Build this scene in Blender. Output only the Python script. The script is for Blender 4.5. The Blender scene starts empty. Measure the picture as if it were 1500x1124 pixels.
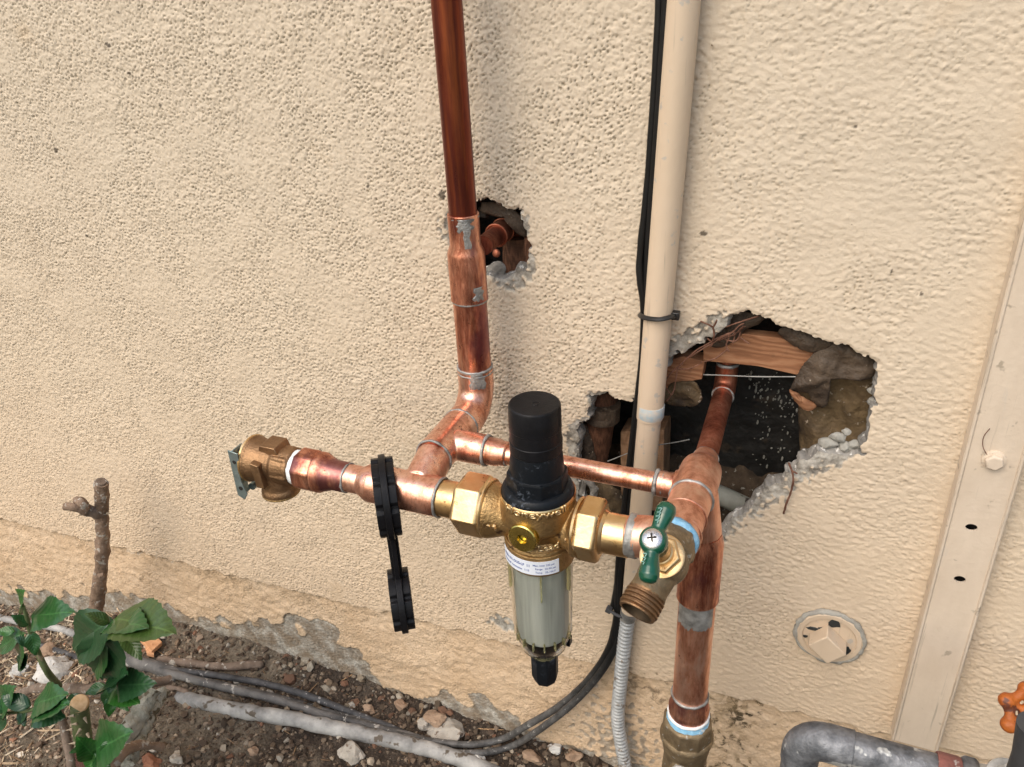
import bpy, bmesh, math, random
import numpy as np
from mathutils import Vector, Matrix, noise
PI = math.pi
R = math.radians
random.seed(7)
rng = np.random.default_rng(11)
scene = bpy.context.scene
COL = scene.collection

# ------------------------------------------------------------------ camera
F_PX, CX, CY = 1200.0, 750.0, 562.0
PITCH, YAW, ROLL = R(28.3), R(23.6), R(-3.1)
CAM = Vector((0, -0.74, 1.02))
fwd = Vector((-math.sin(YAW)*math.cos(PITCH), math.cos(YAW)*math.cos(PITCH), -math.sin(PITCH)))
rt0 = Vector((math.cos(YAW), math.sin(YAW), 0)); up0 = rt0.cross(fwd)
rt = rt0*math.cos(ROLL) + up0*math.sin(ROLL)
up = up0*math.cos(ROLL) - rt0*math.sin(ROLL)
cam_d = bpy.data.cameras.new('camera'); cam = bpy.data.objects.new('camera', cam_d); COL.objects.link(cam)
cam.matrix_world = Matrix.Translation(CAM) @ Matrix((rt, up, -fwd)).transposed().to_4x4()
cam_d.sensor_width = 36; cam_d.lens = F_PX/1500*36; cam_d.clip_start = .01; cam_d.clip_end = 200
scene.camera = cam

# ------------------------------------------------------------------ light
SUN_EL, SUN_AZ = R(50), R(-20)     # azimuth measured from the wall's outward normal, towards the left
w = bpy.data.worlds.new('World'); scene.world = w; w.use_nodes = True
wn = w.node_tree.nodes; wl = w.node_tree.links; wn.clear()
sky = wn.new('ShaderNodeTexSky'); sky.sky_type = 'NISHITA'; sky.sun_disc = False
sky.air_density = 1.6; sky.dust_density = 4.0; sky.ozone_density = 1.0
sdir = Vector((math.sin(SUN_AZ)*math.cos(SUN_EL), -math.cos(SUN_AZ)*math.cos(SUN_EL), math.sin(SUN_EL)))
sky.sun_elevation = SUN_EL; sky.sun_rotation = math.atan2(sdir.x, sdir.y)
bg = wn.new('ShaderNodeBackground'); bg.inputs['Strength'].default_value = .15
wo = wn.new('ShaderNodeOutputWorld'); wl.new(sky.outputs[0], bg.inputs[0]); wl.new(bg.outputs[0], wo.inputs[0])
sd = bpy.data.lights.new('sun', 'SUN'); sd.energy = 1.0; sd.angle = R(50); sd.color = (1, .965, .92)
sun = bpy.data.objects.new('sun', sd); COL.objects.link(sun)
sun.rotation_euler = (-sdir).to_track_quat('-Z', 'Y').to_euler()
vs = scene.view_settings; vs.view_transform = 'Standard'; vs.look = 'None'; vs.gamma = 1
vs.use_curve_mapping = False; vs.exposure = 0.37

# ------------------------------------------------------------------ helpers
def P(px, py, Y):
    "point where the line of sight through photo position (px,py) meets the plane y=Y"
    d = fwd + rt*((px-CX)/F_PX) - up*((py-CY)/F_PX)
    return CAM + d*((Y-CAM.y)/d.y)
def G(px, py, z=0.0):
    d = fwd + rt*((px-CX)/F_PX) - up*((py-CY)/F_PX)
    return CAM + d*((z-CAM.z)/d.z)
def MPP(p):      # metres per photo pixel at a point
    return (Vector(p)-CAM).dot(fwd)/F_PX

class MB:
    def __init__(s): s.v = []; s.f = []
    def add(s, vs, fs):
        n = len(s.v); s.v += [Vector(v) for v in vs]; s.f += [tuple(i+n for i in f) for f in fs]; return s
    def lathe(s, o, ax, prof, seg=32, phase=0.0, caps=True, ref=None, wob=0.0, wsc=200.):
        o = Vector(o); ax = Vector(ax).normalized()
        if ref is None: ref = Vector((0,0,1)) if abs(ax.z) < .9 else Vector((0,-1,0))
        u = (Vector(ref) - ax*Vector(ref).dot(ax)).normalized(); w_ = ax.cross(u)
        vs = []
        for (t, r) in prof:
            for k in range(seg):
                a = 2*PI*k/seg+phase
                rr = r
                p = o+ax*t+(u*math.cos(a)+w_*math.sin(a))*rr
                if wob: p += (u*math.cos(a)+w_*math.sin(a))*noise.noise(p*wsc)*wob
                vs.append(p)
        fs = []
        for i in range(len(prof)-1):
            for k in range(seg):
                a = i*seg+k; b = i*seg+(k+1) % seg
                fs.append((a, b, b+seg, a+seg))
        if caps:
            fs.append(tuple(reversed(range(seg)))); fs.append(tuple(range((len(prof)-1)*seg, len(prof)*seg)))
        return s.add(vs, fs)
    def cyl(s, a, b, r, r2=None, seg=28, **k):
        a = Vector(a); b = Vector(b); return s.lathe(a, b-a, [(0, r), ((b-a).length, r if r2 is None else r2)], seg, **k)
    def tube(s, pts, rad, seg=12, caps=True, wob=0.0, wsc=90., flat=1.0):
        pts = [Vector(p) for p in pts]; n = len(pts)
        if not hasattr(rad, '__len__'): rad = [rad]*n
        vs = []; u = None
        for i, p in enumerate(pts):
            t = (pts[min(i+1, n-1)]-pts[max(i-1, 0)]).normalized()
            if u is None:
                u = t.orthogonal().normalized()
            u = (u-t*u.dot(t)).normalized(); w_ = t.cross(u)
            for k in range(seg):
                a = 2*PI*k/seg; d = u*math.cos(a)+w_*math.sin(a)*flat
                q = p+d*rad[i]
                if wob: q += d*noise.noise(q*wsc)*wob
                vs.append(q)
        fs = [(i*seg+k, i*seg+(k+1) % seg, (i+1)*seg+(k+1) % seg, (i+1)*seg+k) for i in range(n-1) for k in range(seg)]
        if caps: fs += [tuple(reversed(range(seg))), tuple(range((n-1)*seg, n*seg))]
        return s.add(vs, fs)
    def box(s, c, sz, rot=None):
        c = Vector(c); vs = []
        for x in (-1, 1):
            for y in (-1, 1):
                for z in (-1, 1):
                    v = Vector((x*sz[0]/2, y*sz[1]/2, z*sz[2]/2))
                    vs.append(c+(rot @ v if rot else v))
        return s.add(vs, [(0,1,3,2),(4,6,7,5),(0,4,5,1),(2,3,7,6),(0,2,6,4),(1,5,7,3)])
    def prism(s, poly, d):     # poly: 3-D points, extruded along d
        n = len(poly); poly = [Vector(p) for p in poly]; d = Vector(d)
        return s.add(poly+[p+d for p in poly], [tuple(reversed(range(n))), tuple(range(n, 2*n))]+[(i, (i+1) % n, n+(i+1) % n, n+i) for i in range(n)])
    def ring(s, c, n, R_, r, seg=32, seg2=8, wob=0.0, wsc=250., flat=1.0):
        c = Vector(c); n = Vector(n).normalized(); u = n.orthogonal().normalized(); w_ = n.cross(u); vs = []
        for i in range(seg):
            a = 2*PI*i/seg; d = u*math.cos(a)+w_*math.sin(a)
            for j in range(seg2):
                b = 2*PI*j/seg2
                p = c+d*(R_+r*math.cos(b))+n*r*flat*math.sin(b)
                if wob: p += (d*math.cos(b)+n*math.sin(b))*noise.noise(p*wsc)*wob
                vs.append(p)
        fs = [(i*seg2+j, ((i+1) % seg)*seg2+j, ((i+1) % seg)*seg2+(j+1) % seg2, i*seg2+(j+1) % seg2) for i in range(seg) for j in range(seg2)]
        return s.add(vs, fs)
    def build(s, name, mat, parent=None, sharp=35, bevel=0, blend=0, smooth_it=6, subdiv=0, smooth=True):
        off = parent_world(parent)
        me = bpy.data.meshes.new(name); me.from_pydata([v-off for v in s.v], [], s.f); me.update()
        bm = bmesh.new(); bm.from_mesh(me); bmesh.ops.recalc_face_normals(bm, faces=bm.faces); bm.to_mesh(me); bm.free()
        return link(name, me, mat, parent, sharp, bevel, blend, smooth_it, subdiv, smooth)
def parent_world(o):
    v = Vector((0,0,0))
    while o is not None: v += o.location; o = o.parent
    return v
def link(name, me, mat, parent, sharp=35, bevel=0, blend=0, smooth_it=6, subdiv=0, smooth=True):
    if smooth:
        me.polygons.foreach_set('use_smooth', [True]*len(me.polygons))
        if not blend and sharp < 180: me.set_sharp_from_angle(angle=R(sharp))
    if mat: me.materials.append(mat)
    o = bpy.data.objects.new(name, me); COL.objects.link(o); o.parent = parent
    if bevel:
        m = o.modifiers.new('bevel', 'BEVEL'); m.width = bevel; m.segments = 2; m.limit_method = 'ANGLE'; m.angle_limit = R(32)
    if blend:
        m = o.modifiers.new('remesh', 'REMESH'); m.mode = 'VOXEL'; m.voxel_size = blend; m.use_smooth_shade = True
        m = o.modifiers.new('smooth', 'SMOOTH'); m.factor = .5; m.iterations = smooth_it
    if subdiv:
        m = o.modifiers.new('subdiv', 'SUBSURF'); m.levels = m.render_levels = subdiv
    return o
def thing(name, label, cat, loc=(0,0,0), group=None):
    o = bpy.data.objects.new(name, None); COL.objects.link(o); o.location = loc; o.empty_display_size = .02
    return tag(o, label, cat, group)
def tag(o, label, cat, group=None):
    o['label'] = label; o['category'] = cat
    if group: o['group'] = group
    return o
def spline(pts, n=8):
    pts = [Vector(p) for p in pts]; out = []
    for i in range(len(pts)-1):
        p0 = pts[max(i-1, 0)]; p1 = pts[i]; p2 = pts[i+1]; p3 = pts[min(i+2, len(pts)-1)]
        for k in range(n):
            t = k/n
            out.append(.5*((2*p1)+(p2-p0)*t+(2*p0-5*p1+4*p2-p3)*t*t+(3*p1-p0-3*p2+p3)*t**3))
    out.append(pts[-1]); return out

# ------------------------------------------------------------------ materials
class NT:
    def __init__(s, name):
        s.m = bpy.data.materials.new(name); s.m.use_nodes = True; s.t = s.m.node_tree; s.n = s.t.nodes; s.l = s.t.links
        s.b = s.n['Principled BSDF']; s.tc = s.n.new('ShaderNodeTexCoord').outputs['Object']
    def inp(s, node, k, v):
        if v is None: return
        if hasattr(v, 'links') or isinstance(v, bpy.types.NodeSocket): s.l.new(v, node.inputs[k])
        else:
            if isinstance(v, (int, float)) and node.inputs[k].type == 'RGBA': v = (v, v, v, 1)
            if isinstance(v, tuple) and len(v) == 3 and node.inputs[k].type == 'RGBA': v = v+(1,)
            node.inputs[k].default_value = v
    def mapping(s, scale=(1,1,1), src=None, rot=(0,0,0)):
        n = s.n.new('ShaderNodeMapping'); s.l.new(src or s.tc, n.inputs[0]); n.inputs['Scale'].default_value = scale; n.inputs['Rotation'].default_value = rot
        return n.outputs[0]
    def noise(s, scale, detail=4, rough=.55, vec=None, dist=0, lac=2):
        n = s.n.new('ShaderNodeTexNoise'); s.l.new(vec or s.tc, n.inputs['Vector'])
        for k, v in (('Scale', scale), ('Detail', detail), ('Roughness', rough), ('Distortion', dist), ('Lacunarity', lac)): n.inputs[k].default_value = v
        return n.outputs[0]
    def voro(s, scale, feat='F1', vec=None, rnd=1):
        n = s.n.new('ShaderNodeTexVoronoi'); n.feature = feat; s.l.new(vec or s.tc, n.inputs['Vector']); n.inputs['Scale'].default_value = scale; n.inputs['Randomness'].default_value = rnd
        return n.outputs[0]
    def wave(s, scale, dist=2, vec=None, d='X', prof='SIN', detail=2):
        n = s.n.new('ShaderNodeTexWave'); s.l.new(vec or s.tc, n.inputs['Vector']); n.bands_direction = d; n.wave_profile = prof
        n.inputs['Scale'].default_value = scale; n.inputs['Distortion'].default_value = dist; n.inputs['Detail'].default_value = detail
        return n.outputs['Fac']
    def ramp(s, fac, stops, interp='LINEAR'):
        n = s.n.new('ShaderNodeValToRGB'); n.color_ramp.interpolation = interp; e = n.color_ramp.elements
        while len(e) < len(stops): e.new(.5)
        for i, (p, c) in enumerate(stops):
            e[i].position = p; e[i].color = (c, c, c, 1) if not hasattr(c, '__len__') else tuple(c)+(1,)
        s.l.new(fac, n.inputs[0]); return n.outputs[0]
    def mix(s, fac, a, b, mode='MIX'):
        n = s.n.new('ShaderNodeMix'); n.data_type = 'RGBA'; n.blend_type = mode
        s.inp(n, 0, fac); s.inp(n, 6, a); s.inp(n, 7, b); return n.outputs[2]
    def math(s, op, a, b=None):
        n = s.n.new('ShaderNodeMath'); n.operation = op; n.use_clamp = False; s.inp(n, 0, a); s.inp(n, 1, b); return n.outputs[0]
    def attr(s, name, out='Fac'):
        n = s.n.new('ShaderNodeAttribute'); n.attribute_name = name; return n.outputs[out]
    def sep(s, v=None):
        n = s.n.new('ShaderNodeSeparateXYZ'); s.l.new(v or s.tc, n.inputs[0]); return n.outputs
    def bump(s, h, dist=.001, strength=1.0, prev=None):
        n = s.n.new('ShaderNodeBump'); s.l.new(h, n.inputs['Height']); n.inputs['Distance'].default_value = dist; n.inputs['Strength'].default_value = strength
        if prev: s.l.new(prev, n.inputs['Normal'])
        return n.outputs[0]
    def out(s, color=None, rough=None, metal=None, normal=None, **k):
        s.inp(s.b, 'Base Color', color); s.inp(s.b, 'Roughness', rough); s.inp(s.b, 'Metallic', metal)
        if normal: s.l.new(normal, s.b.inputs['Normal'])
        for kk, v in k.items(): s.inp(s.b, kk.replace('_', ' '), v)
        return s.m

def simple(name, c1, c2, scale=60, rough=(.4,.6), metal=0, bump=.0003, bscale=None, specks=None, detail=5, vec=(1,1,1), **k):
    m = NT(name); v = m.mapping(vec)
    n = m.noise(scale, detail, .6, v)
    c = m.ramp(n, [(.3, c1), (.7, c2)])
    if specks:
        sc, th, col = specks
        s_ = m.ramp(m.noise(sc, 3, .6), [(th, 0), (th+.05, 1)]); c = m.mix(s_, c, col)
    if k.pop('scratch', None):
        c = m.mix(m.ramp(m.noise(150, 4, .75, m.mapping((1,1,.035))), [(.60, 0), (.70, .6)]), c, (.33,.28,.22))
        c = m.mix(m.ramp(m.noise(32, 7, .75, m.mapping((1,1,.25))), [(.58, 0), (.68, .45)]), c, (.50,.47,.42))
    r = m.ramp(m.noise(scale*2.3, 4), [(.3, rough[0]), (.7, rough[1])])
    nb = m.bump(m.noise(bscale or scale*4, 4), bump) if bump else None
    return m.out(c, r, metal, nb, **k)

def copper(name, base, dark, pale, amt=.5, rough=(.22,.42), streak=(1,1,.25), grime=.62, purple=None):
    m = NT(name)
    n1 = m.noise(44, 10, .74, m.mapping(streak), .4); n2 = m.noise(220, 5, .7, m.mapping(streak))
    c = m.ramp(n1, [(.36, dark), (.5, base), (.66, pale)])
    c = m.mix(m.ramp(m.noise(900, 2, .5, m.mapping((1,1,.06))), [(.55, 0), (.75, .35)]), c, pale)
    c = m.mix(m.ramp(n2, [(.48, 0.0), (.72, amt)]), c, dark)
    if purple: c = m.mix(m.ramp(m.noise(26, 4, .6, m.mapping((1,1,.5))), [(.5, 0), (.62, .85)]), c, purple)
    sp = m.ramp(m.noise(95, 5, .75), [(grime, 0), (grime+.07, 1)])
    c = m.mix(sp, c, (.06, .025, .015))
    r = m.ramp(m.noise(60, 6, .7), [(.3, rough[0]), (.7, rough[1])])
    r2 = m.mix(sp, r, (.7, .7, .7))
    nb = m.bump(m.noise(70, 5, .6), .0006, .55); nb = m.bump(m.noise(600, 3), .00012, .6, nb)
    return m.out(c, r2, .93, nb)
M = {}
M['copper'] = copper('bright_copper', (.80,.42,.30), (.36,.12,.07), (.93,.63,.50), .55, (.2,.42))
M['copper_worn'] = copper('worn_copper', (.68,.29,.18), (.24,.065,.04), (.88,.52,.37), .7, (.24,.5), purple=(.20,.07,.08))
M['copper_pink'] = copper('cleaned_copper', (.80,.42,.29), (.50,.20,.12), (.93,.62,.46), .35, (.34,.5), grime=.68)
M['copper_dull'] = copper('old_dull_copper', (.42,.15,.09), (.18,.05,.03), (.55,.25,.16), .5, (.4,.6))
def mk_riser():
    m = NT('tarnished_riser_copper'); z = m.sep()[2]
    n1 = m.noise(30, 6, .65, m.mapping((2.5,2.5,.12))); n2 = m.noise(260, 5, .7, m.mapping((1,1,.08)))
    c = m.ramp(n1, [(.34, (.075,.022,.022)), (.5, (.20,.045,.025)), (.70, (.42,.12,.04))])
    c = m.mix(m.ramp(n2, [(.45, 0.0), (.75, .6)]), c, (.09,.03,.03))
    lo = m.ramp(m.math('ADD', z, m.math('MULTIPLY', m.noise(45, 4), .06)), [(.0, 1), (.145, 1), (.235, 0)])
    c = m.mix(lo, c, m.ramp(n1, [(.3, (.45,.13,.06)), (.65, (.74,.30,.15))]))
    r = m.ramp(m.noise(80, 6, .7, m.mapping((1,1,.2))), [(.3, .25), (.7, .45)])
    return m.out(c, r, .85, m.bump(m.noise(90, 5, .6, m.mapping((1,1,.2))), .0005, .5))
M['riser'] = mk_riser()
M['copper_drop'] = copper('drop_pipe_copper', (.82,.42,.28), (.42,.14,.08), (.95,.66,.52), .6, (.3,.48), grime=.64)
M['solder'] = simple('solder', (.17,.17,.165), (.50,.50,.485), 70, (.38,.65), .6, .0006, 260)
M['brass'] = simple('machined_brass', (.60,.37,.15), (.84,.63,.36), 26, (.24,.42), 1, .0002, 260, (110,.66,(.28,.13,.06)), vec=(1,1,1))
M['brass_cast'] = simple('cast_brass', (.27,.165,.07), (.55,.37,.17), 36, (.36,.55), .92, .0009, 420, (90,.62,(.15,.09,.05)), detail=8)
M['bronze'] = simple('cast_bronze', (.20,.115,.06), (.36,.22,.12), 50, (.36,.55), .9, .0006, 500, (140,.7,(.1,.06,.03)))
M['brass_old'] = simple('weathered_brass', (.17,.125,.075), (.30,.23,.14), 60, (.45,.7), .7, .0009, 300, (150,.64,(.42,.40,.36)))
M['letter'] = simple('raised_cast_letter', (.70,.52,.28), (.88,.70,.42), 200, (.3,.45), .95, 0)
M['bolt_gold'] = simple('yellow_brass', (.55,.42,.10), (.74,.60,.2), 60, (.2,.3), 1, .0001)
M['black'] = simple('black_plastic', (.007,.007,.008), (.012,.012,.014), 80, (.28,.42), 0, .0002, 700, Specular_IOR_Level=.18)
def mk_dusty():
    m = NT('dusty_black_plastic'); z = m.sep()[2]
    d = m.math('MULTIPLY', m.ramp(m.noise(170, 7, .8, dist=.6), [(.54, 0), (.66, 1)]), m.ramp(m.noise(40, 3), [(.44, 0), (.62, .7)]))
    c = m.mix(d, (.007,.009,.012), (.20,.23,.28))
    return m.out(c, m.mix(d, .4, .8), 0, m.bump(m.noise(500, 4), .0002, .6), Specular_IOR_Level=.2)
M['black_dusty'] = mk_dusty()
M['cable'] = simple('black_cable_jacket', (.008,.008,.008), (.018,.018,.018), 60, (.35,.5), 0, .0003, 200)
M['cable_dusty'] = simple('dusty_cable_jacket', (.022,.022,.024), (.085,.085,.09), 50, (.6,.8), 0, .0006, 260, (120,.62,(.32,.31,.30)))
def mk_cable():
    m = NT('cable_jacket_dusty_low'); z = m.sep()[2]
    lowd = m.ramp(m.math('ADD', z, m.math('MULTIPLY', m.noise(20, 5, .7), .08)), [(.12, .9), (.26, 0)])
    c = m.mix(m.math('MULTIPLY', lowd, m.ramp(m.noise(70, 6, .7), [(.35, .25), (.65, 1)])), (.009,.009,.009), (.15,.145,.14))
    c = m.mix(m.math('MULTIPLY', lowd, m.ramp(m.noise(130, 4, .7), [(.60, 0), (.66, .9)])), c, (.40,.39,.37))
    return m.out(c, .45, 0, m.bump(m.noise(200, 4), .0004, .6), Specular_IOR_Level=.3)
M['cable2'] = mk_cable()
M['tubing_dusty'] = simple('dusty_irrigation_tube', (.035,.035,.037), (.19,.18,.17), 28, (.6,.85), 0, .001, 200, (70,.6,(.42,.40,.37)))
M['tubing_white'] = simple('whitened_tube', (.12,.12,.12), (.46,.45,.43), 30, (.6,.85), 0, .0012, 190, (44,.6,(.10,.08,.06)))
M['green'] = simple('green_handle_coating', (.002,.055,.030), (.003,.080,.042), 60, (.16,.24), 0, .0003, 130, Coat_Weight=.4)
M['green_text'] = simple('worn_green_lettering', (.10,.30,.25), (.22,.42,.38), 400, (.3,.4), 0, 0)
M['chrome'] = simple('zinc_screw', (.55,.53,.52), (.75,.74,.74), 200, (.22,.35), 1, .0002)
M['dark'] = simple('dark_recess_metal', (.02,.018,.016), (.04,.035,.03), 200, (.6,.8), .3, 0)
M['bore'] = simple('shade_toned_brass_bore', (.035,.024,.014), (.09,.06,.032), 80, (.5,.7), .6, .0004, 200)  # shade inside the outlet put into a darker brass colour
M['zinc'] = simple('zinc_plated_steel', (.20,.27,.28), (.36,.43,.43), 60, (.35,.55), .8, .0004, 300)
M['ptfe'] = simple('white_thread_tape', (.74,.80,.84), (.86,.88,.88), 150, (.4,.6), 0, .0008, 350, (120,.63,(.40,.66,.82)))
M['ptfe_blue'] = simple('blue_thread_sealant', (.16,.42,.66), (.36,.62,.82), 110, (.4,.6), 0, .0012, 300, (110,.66,(.8,.84,.86)))
M['galv'] = simple('weathered_galvanised_pipe', (.045,.05,.058), (.27,.28,.30), 60, (.4,.66), .45, .0010, 260, (48,.60,(.50,.51,.50)), detail=10)
M['galv_red'] = simple('pipe_dope_red', (.16,.07,.06), (.30,.11,.09), 70, (.6,.8), .1, .0009, 260, (90,.58,(.42,.40,.38)))
M['galv_white'] = simple('pale_oxidised_iron', (.34,.34,.33), (.60,.60,.58), 60, (.5,.7), .3, .0008, 260, (90,.6,(.20,.16,.11)))
M['orange'] = simple('chipped_orange_paint', (.26,.06,.012), (.52,.14,.016), 60, (.4,.65), 0, .0010, 260, (90,.57,(.13,.04,.02)), detail=8)
M['paint'] = simple('beige_paint', (.60,.475,.345), (.66,.53,.395), 22, (.4,.58), 0, .0004, 90, (70,.645,(.48,.43,.37)), vec=(1,1,.35), scratch=1)
M['paint_strut'] = simple('beige_painted_steel', (.60,.495,.385), (.70,.59,.47), 30, (.42,.6), 0, .0005, 160, (60,.635,(.42,.35,.27)), vec=(1,1,.4), scratch=1)
M['paint_blue'] = simple('faded_blue_print_on_pvc', (.34,.48,.56), (.62,.55,.46), 130, (.5,.6), 0, .0003)
M['paint_dark'] = simple('bare_black_plastic', (.014,.018,.02), (.03,.035,.035), 90, (.5,.7))
M['flex'] = simple('grey_flexible_conduit', (.33,.34,.34), (.50,.51,.51), 50, (.4,.6), .25, .0003, 200, (90,.62,(.22,.19,.16)))
M['label'] = simple('white_sticker', (.70,.75,.84), (.76,.80,.88), 40, (.35,.45), 0, 0)
M['ink'] = simple('blue_ink', (.06,.10,.30), (.08,.13,.36), 40, (.5,.6), 0, 0)
M['pvcgrey'] = simple('sooty_grey_bar', (.15,.15,.13), (.30,.31,.27), 30, (.6,.8), 0, .0008, 100, (60,.6,(.06,.05,.04)))
M['rust'] = simple('rusty_wire', (.11,.045,.025), (.24,.12,.08), 160, (.7,.9), .2, .0004, 500)
M['wire_grey'] = simple('grey_wire', (.25,.25,.24), (.4,.4,.38), 160, (.5,.7), .4, 0)
M['gap'] = simple('dark_grey_plastic', (.035,.036,.038), (.05,.05,.053), 40, (.5,.65), 0, .0003)
M['mortar'] = simple('broken_grey_mortar', (.14,.13,.115), (.36,.34,.31), 55, (.85,.95), 0, .0022, 170, (120,.6,(.68,.66,.62)), detail=8)
M['stone_grey'] = simple('pale_broken_mortar', (.26,.25,.22), (.44,.425,.38), 60, (.85,.95), 0, .002, 160)

def mk_glass():
    m = NT('clear_plastic_bowl'); b = m.b
    b.inputs['Base Color'].default_value = (.95,.96,.93,1); b.inputs['Roughness'].default_value = .09
    b.inputs['Transmission Weight'].default_value = 1; b.inputs['IOR'].default_value = 1.15
    return m.m
M['bowl'] = mk_glass()
M['bowl_rib'] = simple('yellowed_clear_plastic', (.50,.47,.25), (.62,.60,.36), 60, (.12,.2), 0, 0, Transmission_Weight=.75, IOR=1.3)
def mk_mesh():
    m = NT('steel_filter_screen')
    w1 = m.wave(700, .3, None, 'X'); w2 = m.noise(120, 3, .6, m.mapping((1,1,.05)))
    c = m.ramp(w2, [(.35, (.30,.31,.285)), (.65, (.50,.51,.475))])
    return m.out(c, .5, .1, m.bump(w2, .0004, .5))
M['screen'] = mk_mesh()
def mk_wood(name, a, b, c_, ax=(8,1,1), sc=22):
    m = NT(name); v = m.mapping(ax)
    n = m.noise(sc*.4, 2, .5, v); wv = m.wave(sc, 14, v, 'Z', 'SIN', 4)
    g = m.mix(.68, wv, m.noise(sc*4, 6, .7, m.mapping((ax[0]*.15, 3, 3))))
    c = m.ramp(g, [(.25, a), (.55, b), (.8, c_)])
    c = m.mix(m.ramp(m.noise(50, 4), [(.60, 0), (.72, .7)]), c, (.10,.045,.02))
    return m.out(c, .75, 0, m.bump(g, .0008, .7))
M['wood'] = mk_wood('fresh_cut_pine', (.19,.08,.036), (.31,.14,.066), (.41,.215,.115), (.5,1,1.8), 26)
M['wood_shaded'] = mk_wood('shaded_framing_wood', (.17,.095,.05), (.25,.14,.075), (.32,.20,.12), (3,1,.4), 26)  # darker than the pine, its shadow behind the conduit put into the colour
M['wood_old'] = mk_wood('old_brown_stud', (.06,.025,.012), (.13,.055,.028), (.20,.09,.05), (3,3,.3), 50)
M['paper_brown'] = simple('stained_building_paper', (.035,.022,.012), (.20,.135,.065), 22, (.7,.9), 0, .006, 70, (110,.63,(.38,.31,.23)), detail=10)
M['paper_folded'] = simple('torn_felt_flap', (.030,.020,.014), (.115,.080,.052), 26, (.55,.8), 0, .005, 90, (150,.67,(.42,.36,.28)), detail=10)
M['paper_black'] = simple('black_felt_paper', (.003,.003,.003), (.016,.015,.013), 22, (.5,.85), 0, .006, 45, (26,.60,(.035,.026,.018)), detail=9)
M['speck'] = simple('plaster_spatter', (.20,.20,.18), (.38,.37,.33), 100, (.8,.9))
M['cavity_soil'] = simple('cavity_debris', (.03,.02,.012), (.10,.07,.045), 60, (.9,1), 0, .004, 120, (150,.64,(.3,.28,.24)), detail=8)

# stucco --------------------------------------------------------------
def mk_stucco():
    m = NT('painted_stucco')
    x, y, z = m.sep()
    big = m.noise(2.6, 4, .55); fine = m.noise(340, 4, .6); mid = m.noise(24, 5, .6)
    c = m.ramp(big, [(.3, (.61,.505,.38)), (.7, (.67,.57,.44))])
    warm = m.ramp(m.math('ADD', z, m.math('MULTIPLY', mid, .12)), [(.12, (.69,.50,.33)), (.30, (.68,.52,.365)), (.55, (.67,.545,.405)), (.9, (.63,.54,.425))])
    c = m.mix(.62, c, warm)
    c = m.mix(m.ramp(mid, [(.25, .10), (.75, 0)]), c, (.45,.34,.22))
    # pit colour darkened everywhere as added shade, plus mildew in the upper left
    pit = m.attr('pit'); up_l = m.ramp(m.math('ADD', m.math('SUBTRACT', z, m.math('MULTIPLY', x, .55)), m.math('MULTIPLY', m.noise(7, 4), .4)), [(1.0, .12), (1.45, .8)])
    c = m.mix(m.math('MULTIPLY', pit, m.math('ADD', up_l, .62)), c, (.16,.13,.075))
    sp = m.ramp(m.noise(75, 3, .7), [(.735, 0), (.76, .8)])
    c = m.mix(sp, c, (.14,.095,.05))
    c = m.mix(m.math('MULTIPLY', m.attr('foot'), m.ramp(m.noise(11, 8, .72), [(.36, .70), (.64, .20)])), c, (.50,.345,.205))
    c = m.mix(m.math('MULTIPLY', m.attr('foot'), m.ramp(m.noise(38, 8, .8), [(.56, 0), (.66, .55)])), c, (.26,.19,.12))
    st = m.ramp(m.noise(9, 6, .65), [(.62, 0), (.76, .35)]); c = m.mix(st, c, (.52,.36,.2))
    # bare plaster where the finish coat is gone
    chip = m.attr('chip')
    pl = m.ramp(m.noise(48, 9, .72), [(.36, (.13,.115,.095)), (.50, (.34,.315,.27)), (.68, (.62,.59,.53))])
    c = m.mix(chip, c, pl)
    c = m.mix(m.math('MULTIPLY', m.math('MULTIPLY', chip, m.attr('foot')), m.ramp(m.noise(30, 8, .75), [(.42, .85), (.58, .0)])), c, (.22,.165,.11))
    mold_and_shade = m.attr('mold_and_shade'); mm = m.math('MULTIPLY', mold_and_shade, m.ramp(m.noise(60, 8, .8, dist=.8), [(.50, 0), (.58, 1)]))
    c = m.mix(mm, c, (.035,.026,.014))
    c = m.mix(m.math('MULTIPLY', m.attr('spot'), .85), c, (.06,.045,.03))
    rs_ = m.ramp(m.noise(5.5, 7, .7, m.mapping((1,1,.45))), [(.60, 0), (.74, .40)]); c = m.mix(rs_, c, (.50,.40,.29))
    mm2 = m.math('MULTIPLY', mold_and_shade, m.ramp(m.noise(25, 4, .7), [(.35, 0), (.6, .55)])); c = m.mix(mm2, c, (.26,.18,.09))
    nb = m.bump(fine, .0008, .6); nb = m.bump(m.noise(150, 5, .65), .0016, .4, nb)
    return m.out(c, .8, 0, nb)
M['stucco'] = mk_stucco()
def mk_stucco_far():
    m = NT('painted_stucco_far'); n = m.noise(150, 5, .6)
    return m.out(m.ramp(m.noise(3, 4), [(.3, (.60,.48,.35)), (.7, (.66,.54,.41))]), .9, 0, m.bump(n, .004, 1))
M['stucco_far'] = mk_stucco_far()
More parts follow.
